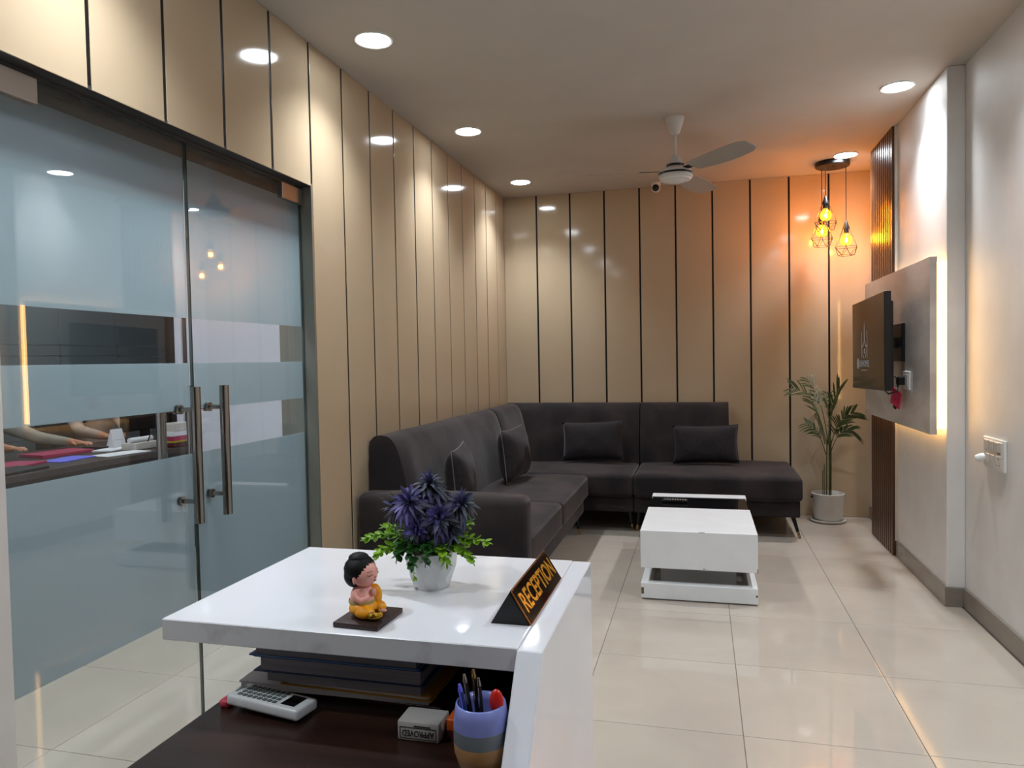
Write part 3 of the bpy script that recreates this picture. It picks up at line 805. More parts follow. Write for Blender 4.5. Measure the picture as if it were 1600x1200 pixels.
# loose cushions
def pillow(loc, w, h, T, face, lean, label, roll=0):
    """face: direction (deg, about z) the broad side looks to; lean: degrees tilted back"""
    t = thing('scatter_cushion', label, 'cushion', loc, 0, 'charcoal scatter cushions')
    M = Matrix.Rotation(math.radians(face+90), 4, 'Z') @ Matrix.Rotation(math.radians(90-lean), 4, 'X') @ Matrix.Rotation(math.radians(roll), 4, 'Z') @ Matrix.Translation((0, h/2, 0))
    bm = bmn(); nu, nv = 18, 14; S = [[], []]
    def P(u, v, s):
        x = u*w/2*(1-.055*(1-v*v)); y = v*h/2*(1-.07*(1-u*u))
        z = s*T/2*(max(0, (1-u**4)*(1-v**4)))**.55*(.82+.18*(1-u*u)*(1-v*v))
        z += .004*math.sin(6*u+s)*math.sin(5*v)*(1-u*u)*(1-v*v)
        return M @ Vector((x, y, z))
    for s in (1, -1):
        g = [[P(-1+2*i/nu, -1+2*j/nv, s) for j in range(nv+1)] for i in range(nu+1)]
        V = [[bm.verts.new(p) for p in r] for r in g]
        for i in range(nu):
            for j in range(nv): bm.faces.new((V[i][j], V[i+1][j], V[i+1][j+1], V[i][j+1]))
    bmesh.ops.remove_doubles(bm, verts=bm.verts[:], dist=1e-5)
    zmin = min(v.co.z for v in bm.verts)
    for v in bm.verts: v.co.z -= zmin
    o = obj('cover', bm, MT['pillow'], t, local=True, smooth=True)
    edge = [P(-1+2*i/10, -1, 1) for i in range(10)] + [P(1, -1+2*j/8, 1) for j in range(8)] + [P(1-2*i/10, 1, 1) for i in range(10)] + [P(-1, 1-2*j/8, 1) for j in range(8)]
    bm = bmn(); tube(bm, [p-Vector((0, 0, zmin)) for p in edge], .0028, n=6, closed=True)
    obj('seam_piping', bm, MT['piping'] if face > -45 else MT['pillow'], t, local=True, smooth=True)
    return t
SEATZ = .452
pillow((-.855, 5.855, SEATZ+.012), .50, .32, .12, -90, 10, 'rectangular charcoal cushion leaning on the corner unit backrest', 2)
pillow((.030, 5.835, SEATZ+.010), .50, .30, .12, -90, 10, 'rectangular charcoal cushion leaning on the chaise backrest', 1)
pillow((-1.262, 4.96, SEATZ+.012), .52, .36, .17, -2, 6, 'charcoal cushion with zip seam on the sofa run, nearer the corner')
pillow((-1.300, 3.86, SEATZ+.012), .50, .36, .16, 11, 4, 'charcoal cushion with zip seam behind the sofa arm')
# ================================================================== COFFEE TABLE
ct = thing('coffee_table', 'low white block coffee table with black glass inset and open plinth frame', 'coffee table', (-.025, 4.5, 0))
x0, x1, yf, yb = -.325, .276, 3.925, 5.03
bm = bmn(); box(bm, x0, x1, yf, 4.555, .172, .374, bevel=.003, seg=2); obj('front_block', bm, MT['table_white'], ct)
bm = bmn(); box(bm, x0, x1, 4.925, yb, .172, .374, bevel=.003, seg=2); obj('rear_block', bm, MT['table_white'], ct)
boxo('black_glass_top', (x0+.006, x1-.006, 4.556, 4.924, .362, .370), MT['black_glass'], ct, bevel=.001)
boxo('centre_box', (x0+.004, x1-.004, 4.556, 4.924, .172, .3615), MT['cab_wood'], ct)
boxo('pedestal', (-.235, .180, 4.22, 4.80, .001, .1715), MT['table_white'], ct)
fr = .09
bm = bmn(); box(bm, x0, x1, yf, yf+.055, .006, fr, bevel=.004, seg=2); obj('plinth_bar', bm, MT['table_white'], ct)
bm = bmn(); box(bm, x0, x1, yb-.055, yb, .006, fr, bevel=.004, seg=2); obj('plinth_bar', bm, MT['table_white'], ct)
for xa in (x0, x1-.045):
    bm = bmn(); box(bm, xa, xa+.045, yf+.0555, yb-.0555, .006, fr-.001, bevel=.002); obj('plinth_bar', bm, MT['table_white'], ct)
for xa in (x0+.03, x1-.06):
    for ya in (yf+.03, yb-.06): boxo('foot', (xa, xa+.03, ya, ya+.03, 0, .0062), MT['plastic_black'], ct)
for (xa, za, w, h) in ((x0+.002, .030, .014, .035), (x1-.012, .045, .010, .012), (-.02, .3715, .03, .0024), (.0, .178, .012, .004), (x1-.004, .172, .004, .02)):
    boxo('edge_chip', (xa, xa+w, yf-.0008, yf+.002, za, za+h), MT['chip'], ct, bevel=.0005)
rm = thing('remote_control', 'slim black remote control lying on the black glass of the coffee table', 'remote control', (-.17, 4.74, .370))
bm = bmn(); box(bm, -.25, -.09, 4.725, 4.765, .3702, .388, bevel=.005, seg=2); obj('body', bm, MT['plastic_black'], rm, smooth=40)
bm = bmn()
for i in range(9): box(bm, -.235+i*.016, -.228+i*.016, 4.735, 4.745, .388, .3895); box(bm, -.235+i*.016, -.228+i*.016, 4.750, 4.758, .388, .3895)
obj('keys', bm, MT['plastic_grey'], rm)

# ================================================================== RECEPTION DESK
DX0, DX1, DXO = -.861, -.258, -.2205
DYF, DYB, DT, DB = .996, 1.462, .887, .852
rd = thing('reception_desk', 'white gloss reception desk with raised ledge over a dark walnut worktop', 'desk', (-.52, 1.1, 0))
bm = bmn(); box(bm, DX0, DX1-.0008, DYF, DYB, DB, DT, bevel=.0015)
for f in bm.faces: f.material_index = 0
bm.normal_update()
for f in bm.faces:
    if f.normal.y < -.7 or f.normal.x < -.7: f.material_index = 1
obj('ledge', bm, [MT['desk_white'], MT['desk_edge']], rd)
bm = bmn(); prism(bm, [(DYB-.005, .0), (DYB-.005, DT), (.990, DT), (.80, .640), (.50, .640), (.50, 0)], 'x', DX1, DXO)
bmesh.ops.bevel(bm, geom=bm.edges[:], offset=.0015, segments=1, affect='EDGES')
obj('side_panel', bm, MT['desk_white'], rd)
boxo('worktop', (-.785, DX1-.0005, .42, 1.425, .708, .740), MT['wood'], rd, bevel=.002)
boxo('modesty_panel', (-.785, DX1-.0005, 1.428, 1.448, .0, .8515), MT['cab_wood'], rd)
boxo('leg_panel', (-.783, -.760, .46, 1.427, .0, .7075), MT['cab_wood'], rd)
bm = bmn(); box(bm, DX1-.0006, DXO-.004, .989, .9905, DT-.006, DT-.002); obj('edge_scuff', bm, MT['plastic_grey'], rd)

# ---- sign
sg = thing('reception_sign', 'black and gold triangular RECEPTION name plate on the white ledge', 'desk sign', (-.292, 1.208, DT))
A0, A1 = 1.084, 1.332
xl, xr, xa_, za_ = -.324, -.2595, -.2925, DT+.0525
bm = bmn(); prism(bm, [(xl, DT+.0003), (xr-.002, DT+.0003), (xa_-.0005, za_-.002)], 'y', A0+.001, A1-.001); obj('body', bm, MT['sign_black'], sg)
fd = Vector((xr-xa_, 0, (DT+.0003)-za_)); fl = fd.length; fd.normalize(); fn = Vector((-fd.z, 0, fd.x)); fn = fn if fn.x > 0 else -fn
def face_quad(name, y0, y1, s0, s1, t0, t1, mat):
    bm = bmn()
    for yy in (y0, y1):
        pass
    P = []
    for t in (t0, t1):
        for (yy, s) in ((y0, s0), (y1, s0), (y1, s1), (y0, s1)):
            P.append(bm.verts.new(Vector((xa_, yy, za_)) + fd*s + fn*t))
    a, b_ = P[:4], P[4:]
    bm.faces.new(a); bm.faces.new(b_[::-1])
    for i in range(4): bm.faces.new((a[i], a[(i+1) % 4], b_[(i+1) % 4], b_[i]))
    return obj(name, bm, mat, sg)
face_quad('rim_board', A0, A1, .0, fl, .0004, .0026, MT['sign_rim'])
fp = face_quad('name_plate', A0+.0035, A1-.0035, .002, fl-.002, .0026, .0032, MT['sign_face'])
me = text_mesh('RECEPTION', .0450, .0004, bold=.0009)
ww = max(v.co.x for v in me.vertices)-min(v.co.x for v in me.vertices)
me.transform(Matrix.Diagonal((.222/ww, 1.0, 1, 1)))
me.transform(frame(Vector((xa_, (A0+A1)/2, za_))+fd*(fl*.5)+fn*.0036, (0, 1, 0), -fd))
finish('lettering', me, MT['sign_gold'], fp, False, None)

# ---- figurine
FGX, FGY = -.535, 1.062
fg = thing('monk_figurine', 'small praying child monk figurine in saffron robe on a brown plinth', 'figurine', (-.521, 1.06, DT))
Mp = Matrix.Translation((-.521, 1.06, DT)) @ Matrix.Rotation(math.radians(-3), 4, 'Z')
bm = bmn(); box(bm, -.039, .039, -.044, .044, .0004, .0085, bevel=.0012, seg=2, M=Mp); obj('plinth', bm, MT['plinth'], fg, smooth=40)
bz = DT+.0085
# local frame of the figure: x = facing direction
Mf = Matrix.Translation((FGX+.004, FGY-.002, bz)) @ Matrix.Rotation(math.radians(-10), 4, 'Z') @ Matrix.Scale(1.06, 4)
bm = bmn()
ell(bm, (.002, 0, .012), (.021, .025, .013), 20, 10, M=Mf)                       # seat and lap
for s in (-1, 1): ell(bm, (.014, s*.015, .0095), (.017, .0125, .0100), 16, 10, M=Mf)   # folded knees
ell(bm, (.011, .016, .026), (.012, .010, .018), 14, 10, M=Mf)                    # robe over far side of chest
obj('robe', bm, MT['robe'], fg, smooth=True)
bm = bmn(); lathe(bm, [(.0195, .0185), (.0205, .021), (.0195, .0245)], n=24, M=Mf @ Matrix.Translation((-.001, 0, 0)), cap=False)
obj('sash', bm, MT['sash'], fg, smooth=True)
bm = bmn()
lathe(bm, [(.0175, .016), (.0185, .024), (.0175, .034), (.0135, .042), (.008, .047)], n=24, M=Mf)          # torso and neck
for s in (-1, 1):
    tube(bm, [Mf @ Vector(p) for p in ((-.002, s*.0155, .040), (.001, s*.0195, .031), (.008, s*.0165, .0255), (.0165, s*.006, .0315))], [.0055, .0056, .0052, .004], n=12)   # arm
    ell(bm, (.0195, s*.0022, .0365), (.0035, .0024, .0065), 10, 8, M=Mf)           # praying hand
    ell(bm, (.030, s*.010, .0065), (.006, .0036, .0030), 10, 8, M=Mf)              # foot
ell(bm, (.004, 0, .0645), (.0205, .0205, .0215), 28, 18, M=Mf, fn=lambda d: 1.0-.05*max(0, d.z)+.05*max(0, -d.z)*max(0, d.x))   # head
for s in (-1, 1): ell(bm, (.001, s*.0205, .0585), (.0032, .0022, .0072), 10, 8, M=Mf)   # ear
ell(bm, (.0245, 0, .0605), (.0022, .0022, .0024), 10, 8, M=Mf)                     # nose
obj('body', bm, MT['skin_fig'], fg, smooth=True)
def hairf(d):
    return 1.0+.035*math.sin(17*math.atan2(d.y, d.x))*math.sin(19*d.z)
bm = bmn()
ell(bm, (-.0035, 0, .0695), (.0235, .0240, .0215), 48, 28, M=Mf, fn=lambda d: hairf(d)*(1.0 if d.z > -.75 else .9))
ell(bm, (-.0095, 0, .0600), (.0178, .0218, .0185), 32, 18, M=Mf, fn=hairf)
ell(bm, (-.005, 0, .0860), (.0155, .0155, .0085), 24, 14, M=Mf, fn=hairf)
geom = [v for v in bm.verts]
obj('hair', bm, MT['hair_fig'], fg, smooth=True)
bm = bmn()
for s in (-1, 1):
    for (dz, dr) in ((.0655, .0004), ):
        pts = []
        for k in range(5):
            a = s*(.28+.11*k); z = .0648-.0012*math.sin(k/4*math.pi)
            pts.append(Mf @ Vector((.004+.0212*math.cos(a), .0212*math.sin(a), z)))
        tube(bm, pts, .00055, n=5)
    pts = [Mf @ Vector((.004+.0210*math.cos(s*(.25+.12*k)), .0210*math.sin(s*(.25+.12*k)), .0695+.0008*math.sin(k/4*math.pi))) for k in range(5)]
    tube(bm, pts, .0004, n=5)
obj('closed_eyes', bm, MT['brow'], fg)
bm = bmn(); ell(bm, (.0240, 0, .0548), (.0012, .0032, .0011), 10, 6, M=Mf); obj('lips', bm, MT['lip'], fg, smooth=True)
Mbo = Matrix.Translation((-.5015, 1.040, bz)) @ Matrix.Scale(1.2, 4)
bm = bmn(); lathe(bm, [(.004, .0003), (.0075, .0012), (.0112, .005), (.0112, .008), (.009, .0115), (.0075, .0105), (.009, .007), (.002, .004)], n=10, M=Mbo, cap=False, twist=lambda k: .5*(k % 2)); obj('bowl', bm, MT['bowl_gold'], fg)
bm = bmn()
for i in range(3): ell(bm, (.0075*math.cos(i*2.1+.5), .0075*math.sin(i*2.1+.5), .0118), (.0022, .0022, .0016), 8, 6, M=Mbo)
obj('bowl_beads', bm, MT['gold'], fg, smooth=True)

# ---- artificial flowers
PXc, PYc = -.483, 1.245
fl_ = thing('flower_pot', 'faceted white pot of artificial purple flowers and lime sprigs on the ledge', 'potted plant', (PXc, PYc, DT))
bm = bmn()
lathe(bm, [(.0325, DT+.0003), (.0335, DT+.004), (.040, DT+.022), (.0455, DT+.040), (.048, DT+.055), (.0485, DT+.068), (.0455, DT+.068), (.044, DT+.056), (.01, DT+.054)], PXc, PYc, n=12, twist=lambda k: .5*(k % 2))
obj('pot', bm, MT['pot_gloss'], fl_, smooth=18)
bm = bmn(); lathe(bm, [(.001, DT+.0565), (.0435, DT+.0565), (.0435, DT+.0545)], PXc, PYc, n=16); obj('soil', bm, MT['soil'], fl_)
rs = random.Random(11)
def petal_tuft(bm, c, axis, n, L, spread):
    axis = Vector(axis).normalized(); u = axis.orthogonal().normalized(); w = axis.cross(u)
    for i in range(n):
        t = (i+.5)/n
        phi = i*2.39996+rs.uniform(-.3, .3); el = math.acos(1-t*(1-math.cos(spread)))
        d = (axis*math.cos(el)+(u*math.cos(phi)+w*math.sin(phi))*math.sin(el)).normalized()
        side = d.cross(axis); side = side.normalized() if side.length > .01 else u
        l = L*rs.uniform(.75, 1.1); wd_ = .0042*rs.uniform(.8, 1.2)
        prev = None
        curl = d.cross(side)
        for k in range(6):
            s = k/5
            p = c + d*l*s + (-axis*.4*l + Vector((0, 0, -.25*l)))*(s**2.2)*math.sin(el)*.9
            ww_ = wd_*math.sin(math.pi*min(1, .12+s*.88))**.8
            cur = (bm.verts.new(p-side*ww_), bm.verts.new(p+curl*ww_*.35), bm.verts.new(p+side*ww_))
            if prev:
                bm.faces.new((prev[0], prev[1], cur[1], cur[0])); bm.faces.new((prev[1], prev[2], cur[2], cur[1]))
            prev = cur
heads = [((0.004, -.012, .158), (.05, -.3, 1), .030, 1), ((-.046, -.004, .122), (-.8, -.4, .75), .033, 0), ((.047, -.002, .130), (.75, -.35, .8), .032, 1),
         ((-.020, -.032, .136), (-.35, -.85, .55), .034, 0), ((.024, -.034, .116), (.3, -.9, .35), .033, 1), ((-.008, -.036, .100), (-.1, -1, .05), .028, 0),
         ((.0, .03, .135), (0, .8, .7), .032, 1), ((-.035, .025, .13), (-.6, .6, .7), .030, 0), ((.038, -.028, .098), (.8, -.6, .0), .028, 1)]
for (c, ax_, L, mi) in heads:
    c = (c[0]*1.25, c[1]*1.1, .055+(c[2]-.055)*1.28+.004)
    cc_ = Vector((PXc, PYc, DT))+Vector(c)
    bm = bmn(); petal_tuft(bm, cc_, ax_, 54, L*1.3, 1.9)
    fh = obj('flower_head', bm, MT['purple'] if mi == 0 else MT['purple2'], fl_, smooth=True)
    bm = bmn(); tube(bm, [Vector((PXc, PYc, DT+.055))+Vector((c[0]*.25, c[1]*.25, 0)), Vector((PXc, PYc, DT+.055))+Vector((c[0]*.6, c[1]*.6, (c[2]-.055)*.6)), cc_], .0016, n=6)
    obj('flower_stem', bm, MT['green'], fh)
def leaflet(bm, p, d, up, L, W):
    d = Vector(d).normalized(); sd = d.cross(Vector(up))
    sd = sd.normalized() if sd.length > .01 else d.orthogonal().normalized()
    nn = sd.cross(d).normalized(); prev = None
    for k in range(5):
        s = k/4; w_ = W*(.12+.88*math.sin(math.pi*min(.97, s*.85+.08)))
        if k == 4: w_ = W*.15
        q = p+d*L*s-nn*L*.12*s*s
        cur = (bm.verts.new(q-sd*w_), bm.verts.new(q-nn*w_*.35), bm.verts.new(q+sd*w_))
        if prev: bm.faces.new((prev[0], prev[1], cur[1], cur[0])); bm.faces.new((prev[1], prev[2], cur[2], cur[1]))
        prev = cur
def sprig(pts, n, L, W, mat):
    pts = [Vector((PXc, PYc, DT))+Vector(p) for p in pts]
    bm = bmn()
    sm_ = smoothprof3(pts, 6)
    tube(bm, sm_, [.0014*(1-.6*i/len(sm_)) for i in range(len(sm_))], n=5)
    n = int(n*1.7)
    for i in range(n):
        t = .22+.78*(i+.5)/n; k = min(len(sm_)-2, int(t*(len(sm_)-1)))
        p = sm_[k]; tg = (sm_[k+1]-sm_[k]).normalized()
        sd = tg.orthogonal().normalized(); a = i*2.4+rs.uniform(-.4, .4)
        q = Matrix.Rotation(a, 3, tg) @ sd
        leaflet(bm, p, tg*.75+q, Vector((0, 0, 1)), 1.05*L*rs.uniform(.75, 1.15)*(1-.35*t), 1.7*W*(1-.35*t))
    leaflet(bm, sm_[-1], sm_[-1]-sm_[-2], (0, 0, 1), L*.6, W*.6)
    return obj('leaf_sprig', bm, mat, fl_, smooth=True)
def smoothprof3(pts, sub):
    out = []; n = len(pts)
    for i in range(n-1):
        p0, p1, p2, p3 = pts[max(i-1, 0)], pts[i], pts[i+1], pts[min(i+2, n-1)]
        for s in range(sub):
            t = s/sub
            out.append(.5*((2*p1)+(-p0+p2)*t+(2*p0-5*p1+4*p2-p3)*t*t+(-p0+3*p1-3*p2+p3)*t**3))
    out.append(pts[-1]); return out
sprig([(-.02, -.01, .06), (-.05, -.015, .092), (-.085, -.02, .098), (-.122, -.022, .088)], 15, .020, .0062, MT['lime'])
sprig([(-.02, 0, .06), (-.045, -.025, .080), (-.07, -.035, .078), (-.092, -.04, .066)], 13, .019, .0065, MT['lime'])
sprig([(-.01, 0, .06), (-.04, .01, .095), (-.07, .012, .105), (-.098, .01, .103)], 12, .019, .006, MT['lime'])
sprig([(.02, -.01, .06), (.05, -.015, .090), (.08, -.02, .098), (.113, -.02, .092)], 14, .019, .0060, MT['lime'])
sprig([(.02, 0, .06), (.045, -.02, .082), (.07, -.03, .084), (.088, -.03, .060)], 12, .019, .0062, MT['lime'])
sprig([(.01, 0, .06), (.04, .005, .095), (.06, .005, .112), (.074, .005, .122)], 11, .019, .006, MT['lime'])
sprig([(.0, -.02, .06), (-.01, -.045, .088), (-.015, -.058, .080), (-.014, -.060, .052)], 12, .019, .0062, MT['green'])
sprig([(.0, -.02, .06), (.012, -.045, .09), (.016, -.058, .086), (.012, -.060, .062)], 11, .019, .006, MT['green'])
sprig([(-.012, -.02, .058), (-.012, -.049, .066), (-.013, -.0535, .052), (-.014, -.0505, .030)], 5, .012, .0030, MT['lime'])
sprig([(-.01, -.01, .06), (-.03, -.04, .09), (-.04, -.05, .086), (-.046, -.052, .064)], 11, .02, .0065, MT['green'])
sprig([(.01, -.01, .06), (.03, -.035, .085), (.040, -.045, .080), (.046, -.047, .058)], 11, .02, .0065, MT['lime'])

# ---- under the ledge
WZ = .7402
def book(name, label, cat, x0, x1, y0, y1, z0, z1, cover, pages, group=None, both=True, rot=0.0):
    t = thing(name, label, cat, ((x0+x1)/2, (y0+y1)/2, z0), 0, group)
    M = Matrix.Translation(((x0+x1)/2, (y0+y1)/2, 0)) @ Matrix.Rotation(math.radians(rot), 4, 'Z') @ Matrix.Translation((-(x0+x1)/2, -(y0+y1)/2, 0))
    c = .0022
    if both:
        boxo('cover', (x0, x1, y0, y1, z0, z0+c), cover, t, M=M); boxo('cover', (x0, x1, y0, y1, z1-c, z1), cover, t, M=M)
        boxo('spine', (x0, x1, y1-c, y1, z0+c, z1-c), cover, t, M=M)
        boxo('page_block', (x0+.012, x1-.006, y0+.003, y1-c, z0+c, z1-c), pages, t, M=M)
    else:
        boxo('page_block', (x0+.002, x1-.002, y0+.002, y1-.002, z0, z1-c), pages, t, M=M); boxo('cover', (x0, x1, y0, y1, z1-c, z1), cover, t, M=M)
    return t
zz = WZ
book('paper_folder', 'maroon card folder at the bottom of the stack under the ledge', 'folder', -.700, -.40, 1.085, 1.38, zz, zz+.007, MT['maroon'], MT['paper'], None, True, -2); zz += .0071
book('paper_bundle', 'loose white papers above the maroon folder', 'papers', -.775, -.43, 1.075, 1.38, zz, zz+.012, MT['paper'], MT['paper'], None, False, 1); zz += .0121
book('paper_folder', 'ochre folder with yellow edge in the stack under the ledge', 'folder', -.690, -.415, 1.070, 1.38, zz, zz+.009, MT['ochre'], MT['paper'], None, True, -1.5); zz += .0091
book('register_book', 'grey paged register with a yellow top cover under the ledge', 'book', -.715, -.435, 1.064, 1.38, zz, zz+.016, MT['yellow'], MT['page'], None, False); zz += .0161
book('register_book', 'thick register with grey blue covers and navy edge', 'book', -.735, -.430, 1.060, 1.38, zz, zz+.027, MT['navy'], MT['page']); zz += .0271
book('register_book', 'blue covered register on top of the stack under the ledge', 'book', -.742, -.436, 1.058, 1.38, zz, zz+.024, MT['blue'], MT['page']); zz += .024

rc = thing('handheld_remote', 'pale grey air conditioner remote with rows of keys and black display', 'remote control', (-.677, 1.03, WZ))
Mr = Matrix.Translation((-.677, 1.022, WZ+.0155)) @ Matrix.Rotation(math.radians(-7), 4, 'Z') @ Matrix.Rotation(math.radians(2.5), 4, 'Y') @ Matrix.Rotation(math.radians(-3), 4, 'X')
bm = bmn(); box(bm, -.070, .070, -.027, .027, -.009, .009, bevel=.005, seg=3, M=Mr); rb = obj('body', bm, MT['remote'], rc, smooth=50)
boxo('display', (.030, .056, -.017, .017, .0088, .0096), MT['lcd'], rc, M=Mr)
for i in range(8):
    for j in range(4):
        xk = -.050+i*.0098; yk = -.0165+j*.011
        boxo('key', (xk-.0032, xk+.0032, yk-.0035, yk+.0035, .0089, .0103), MT['key'], rb, M=Mr)
boxo('key_label', (-.064, -.061, -.012, .012, .0089, .0093), MT['key'], rb, M=Mr)
bm = bmn(); box(bm, -.770, -.7515, 1.012, 1.040, WZ, WZ+.013, bevel=.004, seg=2)
tag(obj('rubber_stamp_pad', bm, MT['rose'], smooth=50), 'small rose red plastic case poking out beside the remote', 'case')

sb = thing('stamp_box', 'white card box printed APPROVED upside down under the ledge', 'box', (-.409, 1.006, WZ))
bm = bmn(); box(bm, -.442, -.376, .983, 1.030, WZ, WZ+.029, bevel=.003, seg=2); obj('carton', bm, MT['card'], sb, smooth=40)
me = text_mesh('APPROVED', .0145, .0002); ww = max(v.co.x for v in me.vertices)-min(v.co.x for v in me.vertices)
me.transform(Matrix.Diagonal((.050/ww, .9, 1, 1)))
me.transform(frame((-.409, .9826, WZ+.0125), (-1, 0, 0), (0, 0, -1))); finish('lettering', me, MT['ink'], sb, False, None)
bm = bmn()
for (a, b_, c, d) in ((-.4375, -.3805, .0040, .0047), (-.4375, -.3805, .0203, .0210), (-.4375, -.4368, .0040, .0210), (-.3812, -.3805, .0040, .0210)): box(bm, a, b_, .9824, .9829, WZ+c, WZ+d)
box(bm, -.415, -.389, .9824, .9829, WZ+.0225, WZ+.0240)
obj('printed_border', bm, MT['ink'], sb)
bm = bmn(); box(bm, -.370, -.342, 1.000, 1.035, WZ, WZ+.030, bevel=.001)
for f in bm.faces: f.material_index = 0
oc = obj('small_carton', bm, [MT['orange']]); tag(oc, 'small orange and red carton between stamp box and pen cup', 'box')
boxo('red_band', (-.3705, -.3415, .9995, 1.0355, WZ+.0005, WZ+.014), MT['maroon'], oc)

cp = thing('pen_cup', 'blue glazed pen cup with grey band and sandy base', 'cup', (-.299, .945, WZ))
cpx, cpy = -.299, .945
bm = bmn(); lathe(bm, [(.002, WZ), (.026, WZ), (.032, WZ+.005), (.0375, WZ+.024), (.0385, WZ+.038)], cpx, cpy, n=36, cap=False, mi=2)
lathe(bm, [(.0385, WZ+.038), (.0384, WZ+.058)], cpx, cpy, n=36, cap=False, mi=1)
lathe(bm, [(.0384, WZ+.058), (.037, WZ+.076), (.0345, WZ+.089), (.0325, WZ+.090), (.0335, WZ+.076), (.035, WZ+.05), (.028, WZ+.008), (.002, WZ+.007)], cpx, cpy, n=36, cap=False, mi=0)
bmesh.ops.remove_doubles(bm, verts=bm.verts[:], dist=1e-6)
obj('cup', bm, [MT['cup_blue'], MT['cup_grey'], MT['cup_sand']], cp, smooth=True)
def pen(dx0, dy0, dx1, dy1, L, mat, tip, label):
    a = Vector((cpx+dx0, cpy+dy0, WZ+.009)); b_ = Vector((cpx+dx1, cpy+dy1, WZ+L))
    t = thing('pen', label, 'pen', tuple(a), 0, 'pens in the cup')
    d = (b_-a)
    bm = bmn(); tube(bm, [a, a+d*.9], .0038, n=10); obj('barrel', bm, mat, t, smooth=40)
    bm = bmn(); tube(bm, [a+d*.9, a+d*.93, b_], [.0036, .0036, .0018], n=10); obj('push_button', bm, tip, t, smooth=40)
    bm = bmn(); tube(bm, [a+d*.66+Vector((.0, -.0048, 0)), a+d*.9+Vector((0, -.0050, 0))], .0011, n=6); obj('clip', bm, tip, t)
pen(.0, .005, -.014, .012, .128, MT['plastic_black'], MT['gold'], 'black pen with gold tip in the cup')
pen(.006, -.006, -.006, .010, .118, MT['black_metal'], MT['steel'], 'dark metal pen in the cup')
pen(-.006, .0, -.026, .008, .122, MT['plastic_black'], MT['brushed'], 'black pen with steel clip in the cup')
pen(-.010, -.006, -.030, -.002, .112, MT['navy'], MT['violet_paper'], 'blue ballpoint pen in the cup')
bm = bmn(); ell(bm, (cpx+.024, cpy-.004, WZ+.094), (.010, .006, .017), 16, 10)
tube(bm, [(cpx+.012, cpy, WZ+.012), (cpx+.021, cpy-.003, WZ+.082)], .0035, n=8)
tag(obj('marker', bm, MT['red'], smooth=True), 'rounded red plastic handle sticking out of the cup', 'stationery')

# ================================================================== PALM
PLX, PLY = .945, 6.055
pl = thing('potted_palm', 'slender areca palm in a white pot beside the chaise', 'potted plant', (PLX, PLY, 0))
bm = bmn(); lathe(bm, [(.085, .0005), (.118, .001), (.128, .010), (.130, .020), (.122, .021), (.112, .013), (.01, .013)], PLX, PLY, n=40); obj('saucer', bm, MT['pot_white'], pl, smooth=50)
bm = bmn(); lathe(bm, [(.01, .0135), (.088, .0135), (.098, .022), (.112, .11), (.119, .205), (.121, .222), (.115, .224), (.109, .20), (.104, .165), (.01, .163)], PLX, PLY, n=40, cap=False); pt = obj('pot', bm, MT['pot_white'], pl, smooth=50)
bm = bmn(); tube(bm, [(PLX-.113, PLY-.035, .196), (PLX-.124, PLY-.012, .190), (PLX-.117, PLY+.012, .196)], .006, n=8); obj('handle_slot', bm, MT['plastic_black'], pt, smooth=True)
bm = bmn(); lathe(bm, [(.001, .170), (.104, .166)], PLX, PLY, n=24, cap=False); obj('soil', bm, MT['soil'], pl)
rs2 = random.Random(5)
def stem(x, y, h, lx, ly, r=.005):
    bm = bmn(); pts = [(PLX+x, PLY+y, .16), (PLX+x*.8+lx*.3, PLY+y*.8+ly*.3, .16+(h-.16)*.5), (PLX+lx, PLY+ly, h)]
    tube(bm, smoothprof3([Vector(p) for p in pts], 5), [r]*10+[r*.7], n=8); obj('cane', bm, MT['palm_stem'], pl, smooth=True)
stem(-.012, -.02, .68, -.002, 0); stem(.006, -.025, .72, .012, .01); stem(.018, -.015, .66, .022, -.01); stem(-.026, -.02, .45, -.026, -.01, .003); stem(-.034, -.012, .40, -.036, 0, .003)
def frond(pts, nl, L, W, droop=.35, start=.30, fan=.9):
    pts = smoothprof3([Vector((PLX, PLY, 0))+Vector(p) for p in pts], 8)
    m = len(pts)
    bm = bmn(); tube(bm, pts, [.0036*(1-.75*i/m) for i in range(m)], n=6); st = obj('frond_stalk', bm, MT['palm_stem'], pl, smooth=True)
    bm = bmn()
    for i in range(nl):
        t = start+(1-start)*(i+.5)/nl; k = min(m-2, int(t*(m-1))); p = pts[k]; tg = (pts[k+1]-pts[k]).normalized()
        side = tg.cross(Vector((0, 0, 1)));
        side = side.normalized() if side.length > .05 else Vector((1, 0, 0))
        nrm = side.cross(tg)
        for s in (-1, 1):
            d = (tg*(.95-.2*fan) + (side*.55+nrm*.8)*s*fan*.75 + nrm*.12).normalized()
            ln = 1.25*L*(.55+.45*math.sin(math.pi*min(1, .15+.8*(1-abs(2*(t-start)/(1-start)-.8)))))*rs2.uniform(.85, 1.1)
            prev = None; w_ = W*rs2.uniform(.8, 1.15)
            sd = (d.cross(side)*s+d.cross(nrm)*.35).normalized()
            for q in range(5):
                u = q/4; ww_ = w_*(.35+.65*math.sin(math.pi*min(.95, .15+u*.75)))*(1 if q < 4 else .1)
                c = p+d*ln*u-Vector((0, 0, 1))*ln*droop*u*u
                cur = (bm.verts.new(c-sd*ww_), bm.verts.new(c-nrm*ww_*.5), bm.verts.new(c+sd*ww_))
                if prev: bm.faces.new((prev[0], prev[1], cur[1], cur[0])); bm.faces.new((prev[1], prev[2], cur[2], cur[1]))
                prev = cur
    obj('frond', bm, MT['palm'], st, smooth=True)
frond([(-.005, 0, .60), (-.06, -.03, .80), (-.14, -.04, .98), (-.262, -.05, 1.045)], 9, .12, .0055, .20, .42)
